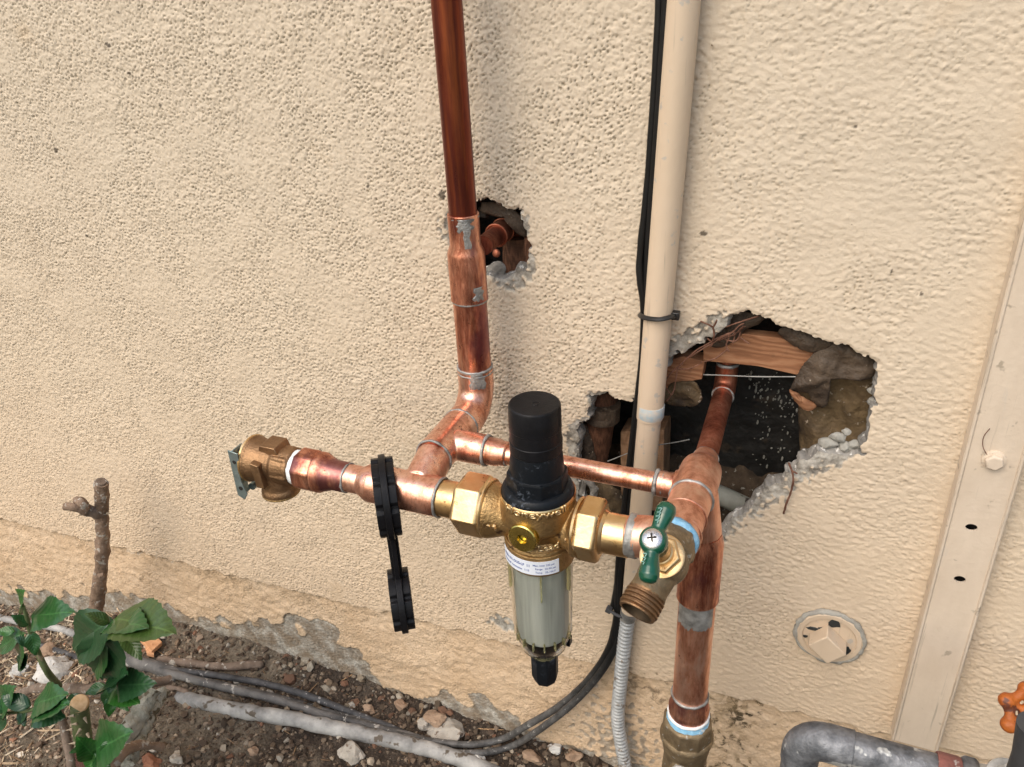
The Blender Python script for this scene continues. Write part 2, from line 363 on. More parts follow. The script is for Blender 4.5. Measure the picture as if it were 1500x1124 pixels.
def mk_soil():
    m = NT('garden_soil'); x, y, z = m.sep()
    n = m.noise(16, 8, .7); f = m.noise(170, 8, .75)
    c = m.ramp(n, [(.3, (.065,.044,.03)), (.5, (.125,.09,.064)), (.72, (.22,.17,.125))])
    c = m.mix(m.ramp(f, [(.42, .75), (.62, 0)]), c, (.025,.016,.01))
    c = m.mix(m.ramp(f, [(.60, 0), (.70, .7)]), c, (.30,.235,.17))
    dry = m.ramp(m.math('ADD', x, m.math('MULTIPLY', m.noise(9, 3), .35)), [(.0, 0), (1, 0)])
    dry = m.ramp(m.math('ADD', m.math('MULTIPLY', x, -1), m.math('MULTIPLY', m.noise(8, 4), .5)), [(.90, 0), (1.0, .85)])
    dr = m.ramp(f, [(.3, (.13,.10,.07)), (.5, (.26,.21,.15)), (.7, (.40,.34,.26))])
    c = m.mix(dry, c, dr)
    return m.out(c, .95, 0, m.bump(f, .010, 1))
M['soil'] = mk_soil()
def mk_attrcol(name, rough=.9, bump=.0015, bs=220):
    m = NT(name); a = m.attr('tone', 'Color'); n = m.noise(bs, 5, .7)
    c = m.mix(m.ramp(n, [(.35, .5), (.6, 0)]), a, m.mix(.6, a, (.05,.035,.02)))
    return m.out(c, rough, 0, m.bump(n, bump, .8))
M['gravel'] = mk_attrcol('mixed_gravel')
def leafmat(name, a, b, rough=.32):
    m = NT(name); n = m.noise(45, 4, .6)
    uvx, uvy, _ = m.sep(m.n.new('ShaderNodeTexCoord').outputs['UV'])
    c = m.ramp(n, [(.3, a), (.7, b)])
    ax = m.math('ABSOLUTE', m.math('SUBTRACT', uvy, .5))
    vein = m.math('SINE', m.math('MULTIPLY', m.math('SUBTRACT', uvx, m.math('MULTIPLY', ax, .55)), 52.0))
    vm = m.ramp(vein, [(.90, 0), (1, .25)]); mid = m.ramp(ax, [(.0, .8), (.025, 0)])
    pale = tuple(min(1, k*1.6+.012) for k in b)
    c = m.mix(vm, c, pale); c = m.mix(mid, c, pale)
    nb = m.bump(vein, .0003, .35)
    return m.out(c, rough, 0, nb, Subsurface_Weight=0.0)
M['leaf_dark'] = leafmat('dark_rose_leaf', (.009,.038,.014), (.018,.062,.020))
M['leaf_mid'] = leafmat('green_rose_leaf', (.014,.060,.016), (.026,.098,.022))
M['leaf_olive'] = leafmat('olive_rose_leaf', (.028,.055,.010), (.05,.095,.018), .4)
M['leaf_bright'] = leafmat('fresh_rose_leaf', (.016,.080,.012), (.03,.125,.02))
M['leaf_red'] = leafmat('reddish_rose_leaf', (.05,.02,.015), (.09,.035,.03))
M['bark'] = simple('grey_brown_bark', (.10,.07,.05), (.24,.18,.14), 60, (.8,.95), 0, .002, 180, (110,.6,(.36,.33,.29)), detail=8, vec=(1,1,.4))
M['bark_brown'] = simple('reddish_brown_bark', (.12,.075,.045), (.30,.21,.15), 45, (.8,.95), 0, .0035, 150, (90,.57,(.42,.38,.33)), detail=10, vec=(1,1,.35))
M['cane_green'] = simple('green_rose_cane', (.05,.08,.025), (.13,.16,.07), 50, (.5,.7), 0, .0006, 180, (60,.62,(.24,.20,.13)))
M['cane_grey'] = simple('lichened_cane', (.17,.17,.13), (.44,.43,.38), 40, (.8,.95), 0, .004, 150, (60,.56,(.10,.085,.055)), detail=8)
M['cut_wood'] = simple('pale_cut_wood', (.48,.30,.15), (.66,.46,.27), 150, (.8,.9), 0, .0004, 200)
M['chip_orange'] = simple('orange_wood_chip', (.52,.25,.12), (.68,.38,.20), 50, (.8,.9), 0, .001, 120)
M['thorn'] = simple('rose_thorn', (.28,.22,.15), (.42,.34,.25), 80, (.6,.8), 0, 0)
M['rock_pale'] = simple('pale_stone', (.30,.27,.23), (.50,.46,.40), 30, (.85,.95), 0, .003, 120, (80,.62,(.16,.12,.09)), detail=8)
M['rock_white'] = simple('whitewashed_stone', (.36,.35,.33), (.66,.65,.62), 26, (.85,.95), 0, .003, 120, (60,.60,(.16,.12,.09)), detail=8)
M['rock_tan'] = simple('tan_stone', (.26,.17,.11), (.42,.30,.21), 30, (.85,.95), 0, .003, 120, detail=8)
M['rock_red'] = simple('reddish_stone', (.22,.09,.05), (.36,.17,.10), 30, (.85,.95), 0, .003, 120, detail=8)

# ------------------------------------------------------------------ wall
H = 0.0013
X0, X1, Z0, Z1 = -1.76, 0.46, -0.16, 1.075
nx = int((X1-X0)/H)+1; nz = int((Z1-Z0)/H)+1
xs = X0+H*np.arange(nx); zs = Z0+H*np.arange(nz)
XX, ZZ = np.meshgrid(xs, zs)           # [nz, nx]
def band(lo, hi, anis=1.0, ang=0.0, seed=0):
    "gaussian noise with wavelengths between lo and hi metres"
    g = np.random.default_rng(seed).standard_normal((nz, nx)); F = np.fft.rfft2(g)
    kz = np.fft.fftfreq(nz, H)[:, None]; kx = np.fft.rfftfreq(nx, H)[None, :]
    a = kx*math.cos(ang)+kz*math.sin(ang); b = -kx*math.sin(ang)+kz*math.cos(ang)
    k = np.sqrt((a*anis)**2+(b/anis)**2)+1e-9
    Wt = np.exp(-(np.log(k*math.sqrt(lo*hi))/(math.log(hi/lo)*.5))**2)
    o = np.fft.irfft2(F*Wt, (nz, nx)); return o/o.std()
def ss(a, b, x): t = np.clip((x-a)/(b-a), 0, 1); return t*t*(3-2*t)
# left: fine lace of pits and worm cracks; right: flatter, stretched wrinkles
rgt = ss(-.28, -.02, XX+band(.2, .5, seed=1)*.06)
flat_zone = ss(-.2, 1.2, band(.08, .35, seed=2)+.5*ss(-.1, .2, XX)*ss(.5, .8, ZZ))
a1 = band(.0034, .0070, seed=3); a2 = band(.0036, .0078, 1.5, -.25, seed=3)
b1 = band(.008, .017, seed=4); b2 = band(.008, .016, 1.5, -.22, seed=4)
na = a1*(1-rgt)+a2*rgt; nb_ = b1*(1-rgt)+b2*rgt
fine_n = band(.0027, .0045, seed=5)
wb = .45+.35*rgt
lump = np.tanh(1.15*(na*.9+nb_*wb))
crk = np.exp(-(nb_*.7+na*.5)**2/.05)*ss(-.1, .9, band(.012, .03, seed=6))
pits = ss(1.15, 2.1, -(na*.8+fine_n*.7))
amp = (1-(.45+.25*rgt)*flat_zone)
hgt = (.98-.48*rgt)*(lump*(.00048-.00004*rgt)+fine_n*.00017*(1-.4*rgt)-crk*(.0007+.0002*rgt)-pits*.0017)*amp+nb_*.00010
blob = ss(1.6, 2.6, band(.008, .014, seed=9))*rgt; hgt += blob*.0007
hgt += band(.05, .15, seed=7)*.0003+band(.3, .8, seed=8)*.0009
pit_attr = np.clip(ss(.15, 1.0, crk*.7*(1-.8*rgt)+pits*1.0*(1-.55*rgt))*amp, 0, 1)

def px_poly(pts): return np.array([(P(a, b, 0).x, P(a, b, 0).z) for a, b in pts])
def sdf(poly, X, Z):
    "signed distance, negative inside"
    d = np.full(X.shape, 9.); ins = np.zeros(X.shape, bool); n = len(poly)
    for i in range(n):
        ax_, az_ = poly[i]; bx_, bz_ = poly[(i+1) % n]
        ex, ez = bx_-ax_, bz_-az_; L2 = ex*ex+ez*ez+1e-12
        t = np.clip(((X-ax_)*ex+(Z-az_)*ez)/L2, 0, 1)
        d = np.minimum(d, np.hypot(X-ax_-t*ex, Z-az_-t*ez))
        c = (az_ > Z) != (bz_ > Z)
        with np.errstate(divide='ignore', invalid='ignore'):
            xi = ax_+(Z-az_)*ex/(ez if abs(ez) > 1e-12 else 1e-12)
        ins ^= c & (X < xi)
    return np.where(ins, -d, d)
HOLE_A = px_poly([(664,322),(672,302),(690,293),(708,293),(722,295),(740,302),(757,308),(764,318),(768,335),(773,350),(776,362),(774,378),(773,390),(758,397),(748,407),(730,411),(716,404),(700,408),(680,405),(664,395),(661,370),(662,345)])
HOLE_B = px_poly([(974,533),(985,522),(1000,514),(1015,508),(1032,500),(1045,494),(1057,488),(1062,476),(1068,466),(1085,460),(1098,459),(1118,464),(1140,474),(1155,480),(1180,487),(1200,497),(1222,503),(1240,505),(1252,515),(1272,522),(1280,528),(1285,545),(1285,562),(1280,580),(1276,600),(1273,625),(1268,645),(1262,667),(1240,668),(1222,666),(1205,664),(1190,668),(1172,682),(1165,690),(1150,702),(1135,714),(1115,721),(1108,731),(1104,745),(1085,755),(1072,767),(1060,785),(1048,800),(1020,805),(980,800),(940,785),(905,770),(870,762),(852,748),(845,730),(846,700),(842,660),(843,640),(850,622),(862,612),(863,582),(880,578),(905,584),(925,588),(945,582),(962,556)])
dA = sdf(HOLE_A, XX, ZZ); dB = sdf(HOLE_B, XX, ZZ)
rag = band(.004, .012, seed=21)*.0005+band(.012, .03, seed=22)*.0014
dh = np.minimum(dA, dB)+rag
hole = dh < 0
dhz, dhx = np.gradient(dh, H)
# where the finish coat has chipped away around the holes
def near(px, py, r):
    q = P(px, py, 0); return np.clip(1-((XX-q.x)**2+(ZZ-q.z)**2)/(r*r), 0, 1)
chw = sum(wd*near(px, py, r) for px, py, r, wd in [
    (995,512,.030,.020),(1035,492,.028,.020),(1058,474,.018,.012),(1110,735,.05,.009),(1150,712,.04,.011),(1190,678,.03,.018),(1215,672,.025,.010),(1065,785,.035,.005),
    (845,640,.03,.014),(838,700,.04,.012),(655,330,.025,.014),(668,395,.02,.010),(752,408,.028,.015),(772,392,.02,.010),(768,325,.016,.007),(870,578,.02,.004)])
chn = band(.006, .02, seed=23)
chip = ss(.0012, -.0012, dh-chw*(1+.45*chn))*(chw > .001)
weep_z = lambda x: .155+.0405*np.clip((x+1.0)/1.12, -.5, 1.3)
wz = weep_z(XX)+band(.02, .08, seed=31)*.0015
below = ZZ < wz
SOIL = [(-6,-.13),(-1.48,-.113),(-1.23,-.062),(-1.05,-.005),(-.9,.006),(-.7,.004),(-.4,-.012),(-.2,-.016),(.3,-.018),(6,-.02)]
soil_z = lambda x: np.interp(x, [a for a, _ in SOIL], [b for _, b in SOIL])
bare_h = np.interp(XX, [-1.76,-1.4,-1.15,-1.0,-.9,-.82,-.74,-.66,-.60,-.57,-.50,-.46,-.40,-.34,-.31,-.2,-.1,.4], [.045,.05,.060,.04,.032,.060,.085,.105,.07,.016,.014,.045,.058,.04,.012,.03,.02,.01])
bare_d = (ZZ-soil_z(XX))-bare_h*(1+.16*band(.03, .12, seed=32))-.0012*band(.006, .02, seed=35)
chip_f = ss(.002, -.002, bare_d)*below
def patch(px, py, r, n=.4, seed=1):
    q = P(px, py, 0); return ss(.15, -.15, np.hypot((XX-q.x)/r[0], (ZZ-q.z)/r[1])-1+n*band(.01, .03, seed=seed))
ptch = np.clip(patch(737, 914, (.018,.011), .35, 41)+patch(905, 1085, (.03,.04), .8, 43)*.7+patch(1010,1000,(.05,.02),.9,44)*.0, 0, 1)
chip = np.clip(chip+chip_f+ptch, 0, 1)
mold_and_shade = patch(1068, 1050, (.022,.075), .6, 51)*below+patch(950, 1010, (.05,.018), .7, 52)*.6+patch(320, 850, (.2,.01), .8, 53)*.25
spots = sum(patch(a, b, (r1*.7, r2*.7), .5, 60+i) for i, (a, b, r1, r2) in enumerate([(1030,341,.0030,.0024),(908,276,.0022,.0020),(1350,430,.0016,.0016),(1306,396,.0007,.0035),(1253,186,.0011,.0011),(1391,400,.0014,.0012),(158,66,.0034,.0022),(190,108,.0026,.0020),(80,220,.0036,.0040),(128,346,.0040,.0024),(236,154,.0022,.0026),(172,18,.0030,.0030),(497,498,.0012,.0022),(540,272,.0020,.0026),(470,660,.0016,.0040),(560,757,.0014,.0030),(648,288,.0030,.0060),(838,226,.0012,.0012)]))
spots = np.clip(spots, 0, 1)
mold_and_shade = np.clip(mold_and_shade+.9*np.exp(-((ZZ-wz+.0015)/.0024)**2)*ss(-.9, .6, band(.02, .09, seed=54))+.35*np.exp(-(bare_d/.004)**2)*below, 0, 1)  # adds the weep ledge's shade as a dark line among the mold
# relief: footing a little behind the wall, ridged; chips lower than paint
hgt = np.where(below, hgt*.6+band(.012, .04, 1.1, -.1, seed=33)*.0004+band(.04, .12, 1.4, -.05, seed=36)*.0005+band(.003, .008, seed=37)*.00022, hgt)
off = -ss(.0, -.004, ZZ-wz)*.0048
off += np.where(below, -ss(.0, -.1, ZZ-wz)*-.006, 0)
cr = band(.004, .010, seed=24)
off -= chip*(.0018+np.where(below, .00030, .00026)*cr)
rr = ss(.004, 0, dh)*(dh >= -H*3); off -= rr*.0012
YY = -(hgt*(1-chip)+off)
xl_ = -.939-.488*(.989-ZZ[:-1, :-1])-.07; xr_ = .094+.217*(.966-ZZ[:-1, :-1])+.09
vis_cell = (XX[:-1, :-1] > xl_) & (XX[:-1, :-1] < xr_) & (ZZ[:-1, :-1] > np.where(XX[:-1, :-1] < -1.0, -.16, -.05))
hc = (dh[:-1, :-1]+dh[1:, :-1]+dh[:-1, 1:]+dh[1:, 1:]) < 0
tc = np.zeros(XX.shape, int); oc = np.zeros(XX.shape, int)
for sl in ((slice(None,-1),slice(None,-1)), (slice(1,None),slice(None,-1)), (slice(None,-1),slice(1,None)), (slice(1,None),slice(1,None))):
    tc[sl] += hc; oc[sl] += ~hc
bnd = (tc > 0) & (oc > 0); gl = np.clip(dhx**2+dhz**2, .3, None)
mvx = np.where(bnd, np.clip(-dh*dhx/gl, -H*.8, H*.8), 0); mvz = np.where(bnd, np.clip(-dh*dhz/gl, -H*.8, H*.8), 0)
bc = below[:-1, :-1]
idx = np.arange(nx*nz).reshape(nz, nx)
XM, ZM = XX+mvx, ZZ+mvz

def grid_obj(name, mask, mat, parent, holes_rim=False):
    a = idx[:-1, :-1][mask]; b = idx[:-1, 1:][mask]; c = idx[1:, 1:][mask]; d = idx[1:, :-1][mask]
    q = np.stack([a, b, c, d], 1)
    used, inv = np.unique(q, return_inverse=True); inv = inv.reshape(q.shape)
    co = np.stack([XM.ravel()[used], YY.ravel()[used], ZM.ravel()[used]], 1).astype(np.float32)
    me = bpy.data.meshes.new(name); me.vertices.add(len(used)); me.vertices.foreach_set('co', co.ravel())
    me.loops.add(q.size); me.loops.foreach_set('vertex_index', inv.ravel().astype(np.int32))
    me.polygons.add(len(q)); me.polygons.foreach_set('loop_start', np.arange(0, q.size, 4, dtype=np.int32))
    me.polygons.foreach_set('use_smooth', np.ones(len(q), bool))
    me.update(calc_edges=True)
    for nm, arr in (('pit', pit_attr), ('chip', chip), ('mold_and_shade', mold_and_shade), ('foot', ss(.001, -.003, ZZ-wz)), ('spot', spots)):
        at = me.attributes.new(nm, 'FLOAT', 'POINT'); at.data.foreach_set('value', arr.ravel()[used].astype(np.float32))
    me.materials.append(mat); o = bpy.data.objects.new(name, me); COL.objects.link(o); o.parent = parent
    return o
wall = thing('house_wall', 'beige painted stucco house wall with two broken holes behind the pipes', 'wall')
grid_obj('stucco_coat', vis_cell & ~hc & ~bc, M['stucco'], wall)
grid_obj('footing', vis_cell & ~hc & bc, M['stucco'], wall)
# broken edges: the thickness of the stucco round each hole
def rim_obj(name, win, parent):
    jx0, jx1, jz0, jz1 = win; mb = MB(); TH = .021
    H_, W_ = hc.shape
    sub = np.zeros_like(hc); sub[jz0:jz1, jx0:jx1] = hc[jz0:jz1, jx0:jx1]
    edges = []
    e = sub[:, :-1] & ~hc[:, 1:]; zz, xx_ = np.nonzero(e); edges += [(idx[z, x+1], idx[z+1, x+1]) for z, x in zip(zz, xx_)]
    e = ~hc[:, :-1] & sub[:, 1:]; zz, xx_ = np.nonzero(e); edges += [(idx[z+1, x+1], idx[z, x+1]) for z, x in zip(zz, xx_)]
    e = sub[:-1, :] & ~hc[1:, :]; zz, xx_ = np.nonzero(e); edges += [(idx[z+1, x+1], idx[z+1, x]) for z, x in zip(zz, xx_)]
    e = ~hc[:-1, :] & sub[1:, :]; zz, xx_ = np.nonzero(e); edges += [(idx[z+1, x], idx[z+1, x+1]) for z, x in zip(zz, xx_)]
    Xf, Yf, Zf = XM.ravel(), YY.ravel(), ZM.ravel(); rings = 7; mp = {}; vs_ = []; fs = []
    gx, gz = np.gradient(np.minimum(dA, dB), H)[1], np.gradient(np.minimum(dA, dB), H)[0]; gx = gx.ravel(); gz = gz.ravel()
    def ring_of(i):
        if i not in mp:
            mp[i] = len(vs_)
            n_ = Vector((gx[i], 0, gz[i]))
            for k in range(rings):
                t = k/(rings-1); p = Vector((Xf[i], Yf[i]+t*TH, Zf[i]))
                if k:
                    j = noise.noise(p*190)*.0022+noise.noise(p*70)*.0028
                    p += n_*(j*min(1, t*2.5)-.0020*math.sin(t*PI)); p.y += noise.noise(p*240+Vector((9,9,9)))*.0012
                vs_.append(p)
        return mp[i]
    for a, b in edges:
        A, B = ring_of(int(a)), ring_of(int(b))
        for k in range(rings-1): fs.append((A+k, A+k+1, B+k+1, B+k))
    mb.add(vs_, fs); return mb.build(name, M['mortar'], parent, sharp=180)
def win_of(poly, m=.02):
    return (int((poly[:, 0].min()-m-X0)/H), int((poly[:, 0].max()+m-X0)/H), int((poly[:, 1].min()-m-Z0)/H), int((poly[:, 1].max()+m-Z0)/H))
rim_obj('broken_edge', win_of(HOLE_A), wall); rim_obj('broken_edge', win_of(HOLE_B), wall)
# the rest of the wall, outside the picture
mb = MB()
def quad(x0, x1, z0, z1): mb.add([(x0,0,z0),(x1,0,z0),(x1,0,z1),(x0,0,z1)], [(0,1,2,3)])
xa, xb, za, zb, zc = float(xs[0]), float(xs[-1]), -.5, float(zs[-1]), float(zs[int(round((.52-Z0)/H))])
quad(-6, -.95, za, 2.9); quad(.15, 6, za, 2.9); quad(-.95, .15, zb-.01, 2.9)
for i_, v_ in enumerate(mb.v): v_.y = .006
o = mb.build('outer_wall', M['stucco_far'], wall, sharp=180)
# ---- cavities behind the holes
bx0, bx1, bz0, bz1 = HOLE_B[:,0].min()-.04, HOLE_B[:,0].max()+.05, HOLE_B[:,1].min()-.05, HOLE_B[:,1].max()+.08
DEP = .115
MB().add([(bx0,DEP,bz0),(bx1,DEP,bz0),(bx1,DEP,bz1),(bx0,DEP,bz1)], [(0,1,2,3)]).build('backing_paper', M['paper_black'], wall)
mb = MB()
mb.box(((bx0+bx1)/2, DEP/2+.011, bz1+.01), (bx1-bx0+.04, DEP-.022, .02))
mb.build('light_seal_top_board', M['wood_old'], wall)  # dark boards closing the cavity, added so no light leaks in
MB().box((bx0-.01, DEP/2+.011, (bz0+bz1)/2), (.02, DEP-.022, bz1-bz0)).build('light_seal_side_board', M['wood_old'], wall)
MB().box((bx1+.01, DEP/2+.011, (bz0+bz1)/2), (.02, DEP-.022, bz1-bz0)).build('light_seal_side_board', M['paper_brown'], wall)
# debris floor
def lumpy_grid(x0, x1, y0, y1, zf, nxx=60, nyy=24, amp=.008, sc=45):
    vs_ = []; fs = []
    for j in range(nyy+1):
        for i in range(nxx+1):
            x = x0+(x1-x0)*i/nxx; y = y0+(y1-y0)*j/nyy
            vs_.append((x, y, zf(x, y)+noise.noise(Vector((x, y, 3))*sc)*amp+noise.noise(Vector((x, y, 7))*sc*3)*amp*.5))
    for j in range(nyy):
        for i in range(nxx): a = j*(nxx+1)+i; fs.append((a, a+1, a+nxx+2, a+nxx+1))
    return MB().add(vs_, fs)
fz = P(1090, 700, .09).z
lumpy_grid(bx0, bx1, .018, DEP, lambda x, y: bz0+.02+ (fz-.03-bz0)*max(0, (y-.05)/.06), 70, 24, .010).build('cavity_debris', M['cavity_soil'], wall, sharp=180)
# grey bar low in the cavity
MB().tube([P(1005,706,.05), P(1060,728,.05), P(1112,752,.05)], .0115, 16, wob=.001).build('grey_bar', M['pvcgrey'], wall)
# spatter on the black paper
mb = MB()
for k in range(120):
    if k < 85:
        t = random.random(); px = 1092+t*75+random.gauss(0, 9); py = 545+t*65+random.gauss(0, 14)
    else: px = random.uniform(1100,1160); py = random.uniform(600, 690)
    q = P(px, py, DEP-.002); s_ = random.uniform(.0005, .0014); el = random.choice((1,1,1.5,2.6))
    mb.lathe(q, (0,-1,0), [(0, s_), (s_*.5, s_*.6)], 6, phase=random.random())
    for v in mb.v[-12:]: v.z = q.z+(v.z-q.z)*el+(v.x-q.x)*.25
mb.build('plaster_spatter', M['speck'], wall)['kind'] = 'stuff'
# brown papered stud on the right of the cavity
def sheet(name, quad_px, Yf, mat, n=28, amp=.004, sc=35, thick=.0012, parent=wall):
    "crumpled sheet between four photo corners (tl,tr,br,bl), Yf(u,v) gives depth"
    vs_ = []; fs = []
    tl, tr, br, bl = [Vector(p) for p in quad_px]
    for j in range(n+1):
        for i in range(n+1):
            u, v = i/n, j/n
            p = (tl*(1-u)+tr*u)*(1-v)+(bl*(1-u)+br*u)*v
            y = Yf(u, v); q = P(p.x, p.y, y)
            q.y += noise.noise(q*sc)*amp+noise.noise(q*sc*3.1)*amp*.35
            vs_.append(q)
    for j in range(n):
        for i in range(n): a = j*(n+1)+i; fs.append((a, a+1, a+n+2, a+n+1))
    o = MB().add(vs_, fs).build(name, mat, parent, sharp=180)
    m = o.modifiers.new('s', 'SOLIDIFY'); m.thickness = thick; m.offset = 0
    return o
sheet('papered_stud', [(1168,480),(1312,520),(1300,700),(1172,700)], lambda u, v: .040+.03*max(0, .18-u)*4-.004*math.sin(v*9), M['paper_brown'], 40, .008, 40)
# the flap: folded felt hanging over the wood block
def flap(name, outline, Y, mat, thick=.003, bulge=.01, sc=60, amp=.003):
    pts = [P(a+1.8*noise.noise(Vector((a*.21,b*.21,Y*90))), b+1.8*noise.noise(Vector((b*.19,a*.23,Y*70+4))), Y) for a, b in outline]; c = sum(pts, Vector())/len(pts)
    rings = 12; vs_ = [c+Vector((0, -bulge, 0))]; fs = []; n = len(pts)
    for r_ in range(1, rings+1):
        t = r_/rings
        for p in pts:
            q = c+(p-c)*t; q.y -= bulge*(1-t*t); q.y += (abs(noise.noise(q*sc*.55))*1.5-.4)*amp*.8+noise.noise(q*sc*2.5)*amp*.16; vs_.append(q)
    for k in range(n): fs.append((0, 1+k, 1+(k+1) % n))
    for r_ in range(rings-1):
        for k in range(n):
            a = 1+r_*n+k; b = 1+r_*n+(k+1) % n; fs.append((a, b, b+n, a+n))
    o = MB().add(vs_, fs).build(name, mat, wall, sharp=180)
    m = o.modifiers.new('s', 'SOLIDIFY'); m.thickness = thick; m.offset = 1
    return o
def dense(ol, n=7):
    L = [Vector((a, b, 0)) for a, b in ol]; L.append(L[0]); return [(q.x, q.y) for q in spline(L, n)[:-1]]
flap('felt_flap', dense([(1158,568),(1168,548),(1180,530),(1196,512),(1215,500),(1240,500),(1262,512),(1282,526),(1286,548),(1262,552),(1232,550),(1206,552),(1212,575),(1210,592),(1202,598),(1190,590),(1182,576)]), .022, M['paper_folded'], .0015, .007, 48, .012)
flap('felt_flap', dense([(1140,486),(1150,478),(1180,487),(1215,500),(1210,508),(1190,513),(1165,505)]), .02, M['paper_folded'], .002, .004, 60, .003)
flap('felt_flap', dense([(1060,478),(1066,462),(1090,456),(1118,464),(1112,472),(1090,482),(1070,500),(1052,508),(1040,500)]), .024, M['paper_folded'], .002, .004, 60, .003)
flap('felt_flap', dense([(1157,570),(1175,582),(1195,594),(1182,600),(1168,588)]), .03, M['wood'], .002, .002, 60, .003)
# pine blocking and small blocks
def block(name, px4, Y, depth, mat, bev=.0008):
    mb = MB(); mb.prism([P(a, b, Y) for a, b in px4], (0, depth, 0)); return mb.build(name, mat, wall, bevel=bev)
block('blocking', [(1030,507),(1085,489),(1142,495),(1200,513),(1192,528),(1168,550),(1110,537),(1030,529)], .024, .014, M['wood'])
block('blocking', [(968,532),(1000,522),(1032,530),(1028,556),(1004,560),(985,590),(968,588)], .024, .02, M['wood'])
flap('felt_flap', dense([(970,585),(985,562),(1005,556),(1022,560),(1027,580),(1018,594),(995,592)]), .026, M['paper_brown'], .003, .002, 75, .009)
block('blocking', [(909,633),(973,630),(971,748),(909,750)], .052, .035, M['wood_shaded'])
# left part of the hole: old rounded stud with a collar, felt behind it
q0, q1 = P(881,602,.045), P(868,678,.045)
MB().tube(spline([q0+Vector((0,0,.03)), q0, q1, q1+Vector((0,0,-.02))], 5), .0185, 18, wob=.0015, wsc=60, flat=.8).build('stud', M['wood_old'], wall)
MB().tube([P(883,590,.040), P(881,612,.040)], .021, 18, wob=.0012, wsc=120).build('collar', M['paper_folded'], wall)
flap('felt_flap', dense([(846,628),(858,622),(868,650),(872,680),(862,690),(850,672)]), .030, M['paper_folded'], .002, .006)
flap('felt_flap', dense([(846,700),(870,704),(905,716),(912,748),(880,752),(850,740)]), .032, M['paper_brown'], .002, .012, 70, .008)
# loose plaster wads at the left of the hole and along the lower right edge
def wad(pts, r, n=8): return MB().tube(spline(pts, 4), r, n, wob=r*.8, wsc=120)
for pts in ([(838,640),(846,662),(842,690)], [(846,690),(856,700),(852,722)], [(858,702),(872,716),(866,728)], [(842,722),(850,738),(860,742)]):
    wad([P(a, b, .008) for a, b in pts], .0045).build('plaster_wad', M['mortar'], wall)
edge = [(1050,797),(1064,782),(1078,764),(1100,752),(1108,738),(1118,726),(1140,716),(1160,702),(1168,690),(1184,680),(1196,668),(1214,664)]
mb = MB(); pp = spline([P(a-3, b-4, .012) for a, b in edge], 6)
mb.tube(pp, [.0070*(1+.4*noise.noise(p*60)) for p in pp], 16, wob=.0030, wsc=70)
mb.build('mortar_lip', M['mortar'], wall, sharp=60)
def rock(c, s, seed=0, sub=2, rough=.35, cut=3):
    bm = bmesh.new(); bmesh.ops.create_icosphere(bm, subdivisions=sub, radius=1); rs = random.Random(seed)
    pl = [Vector((rs.gauss(0,1), rs.gauss(0,1), rs.gauss(0,1))).normalized() for _ in range(cut*3)]
    so = Vector((seed*1.7, seed*.9, seed*2.3))
    for v in bm.verts:
        p = v.co.copy()
        for n in pl:
            d = p.dot(n)
            if d > .72: p -= n*(d-.72)
        p *= 1+rough*noise.noise(p*1.3+so)+rough*.4*noise.noise(p*3.1+so)
        v.co = Vector((p.x*s[0], p.y*s[1], p.z*s[2]))+Vector(c)
    vs_ = [v.co.copy() for v in bm.verts]; fs = [tuple(v.index for v in f.verts) for f in bm.faces]; bm.free()
    return vs_, fs
for k, (a, b, s_) in enumerate([(1228,640,.0085),(1238,655,.010),(1215,648,.010),(1252,650,.007),(1205,664,.009),(1280,572,.006),(1279,588,.005),(1240,632,.005),(1188,672,.007),(1222,660,.007)]):
    MB().add(*rock(P(a, b, .012), (s_, s_*.8, s_*.75), 60+k)).build('mortar_chunk', M['stone_grey'], wall, sharp=30)
# ---- small hole cavity
ax0, ax1, az0, az1 = HOLE_A[:,0].min()-.02, HOLE_A[:,0].max()+.02, HOLE_A[:,1].min()-.02, HOLE_A[:,1].max()+.02
mb = MB(); MB().add([(ax0,.085,az0),(ax1,.085,az0),(ax1,.085,az1),(ax0,.085,az1)], [(0,1,2,3)]).build('backing_paper', M['paper_black'], wall)
mb.box(((ax0+ax1)/2, .055, az1+.005), (ax1-ax0+.02, .062, .01)); mb.box(((ax0+ax1)/2, .055, az0-.005), (ax1-ax0+.02, .062, .01))
mb.box((ax0-.005, .055, (az0+az1)/2), (.01, .062, az1-az0)); mb.box((ax1+.005, .055, (az0+az1)/2), (.01, .062, az1-az0))
mb.build('light_seal_frame', M['wood_old'], wall)  # dark box round the small cavity, added to keep light out
block('stud', [(736,352),(775,352),(775,400),(736,402)], .045, .03, M['wood_old'])
flap('felt_flap', dense([(708,296),(740,300),(764,318),(772,345),(760,340),(745,318),(722,306),(706,308)]), .022, M['paper_folded'], .002, .003)
flap('felt_flap', dense([(714,392),(730,384),(740,392),(735,406),(720,406)]), .018, M['mortar'], .003, .004)

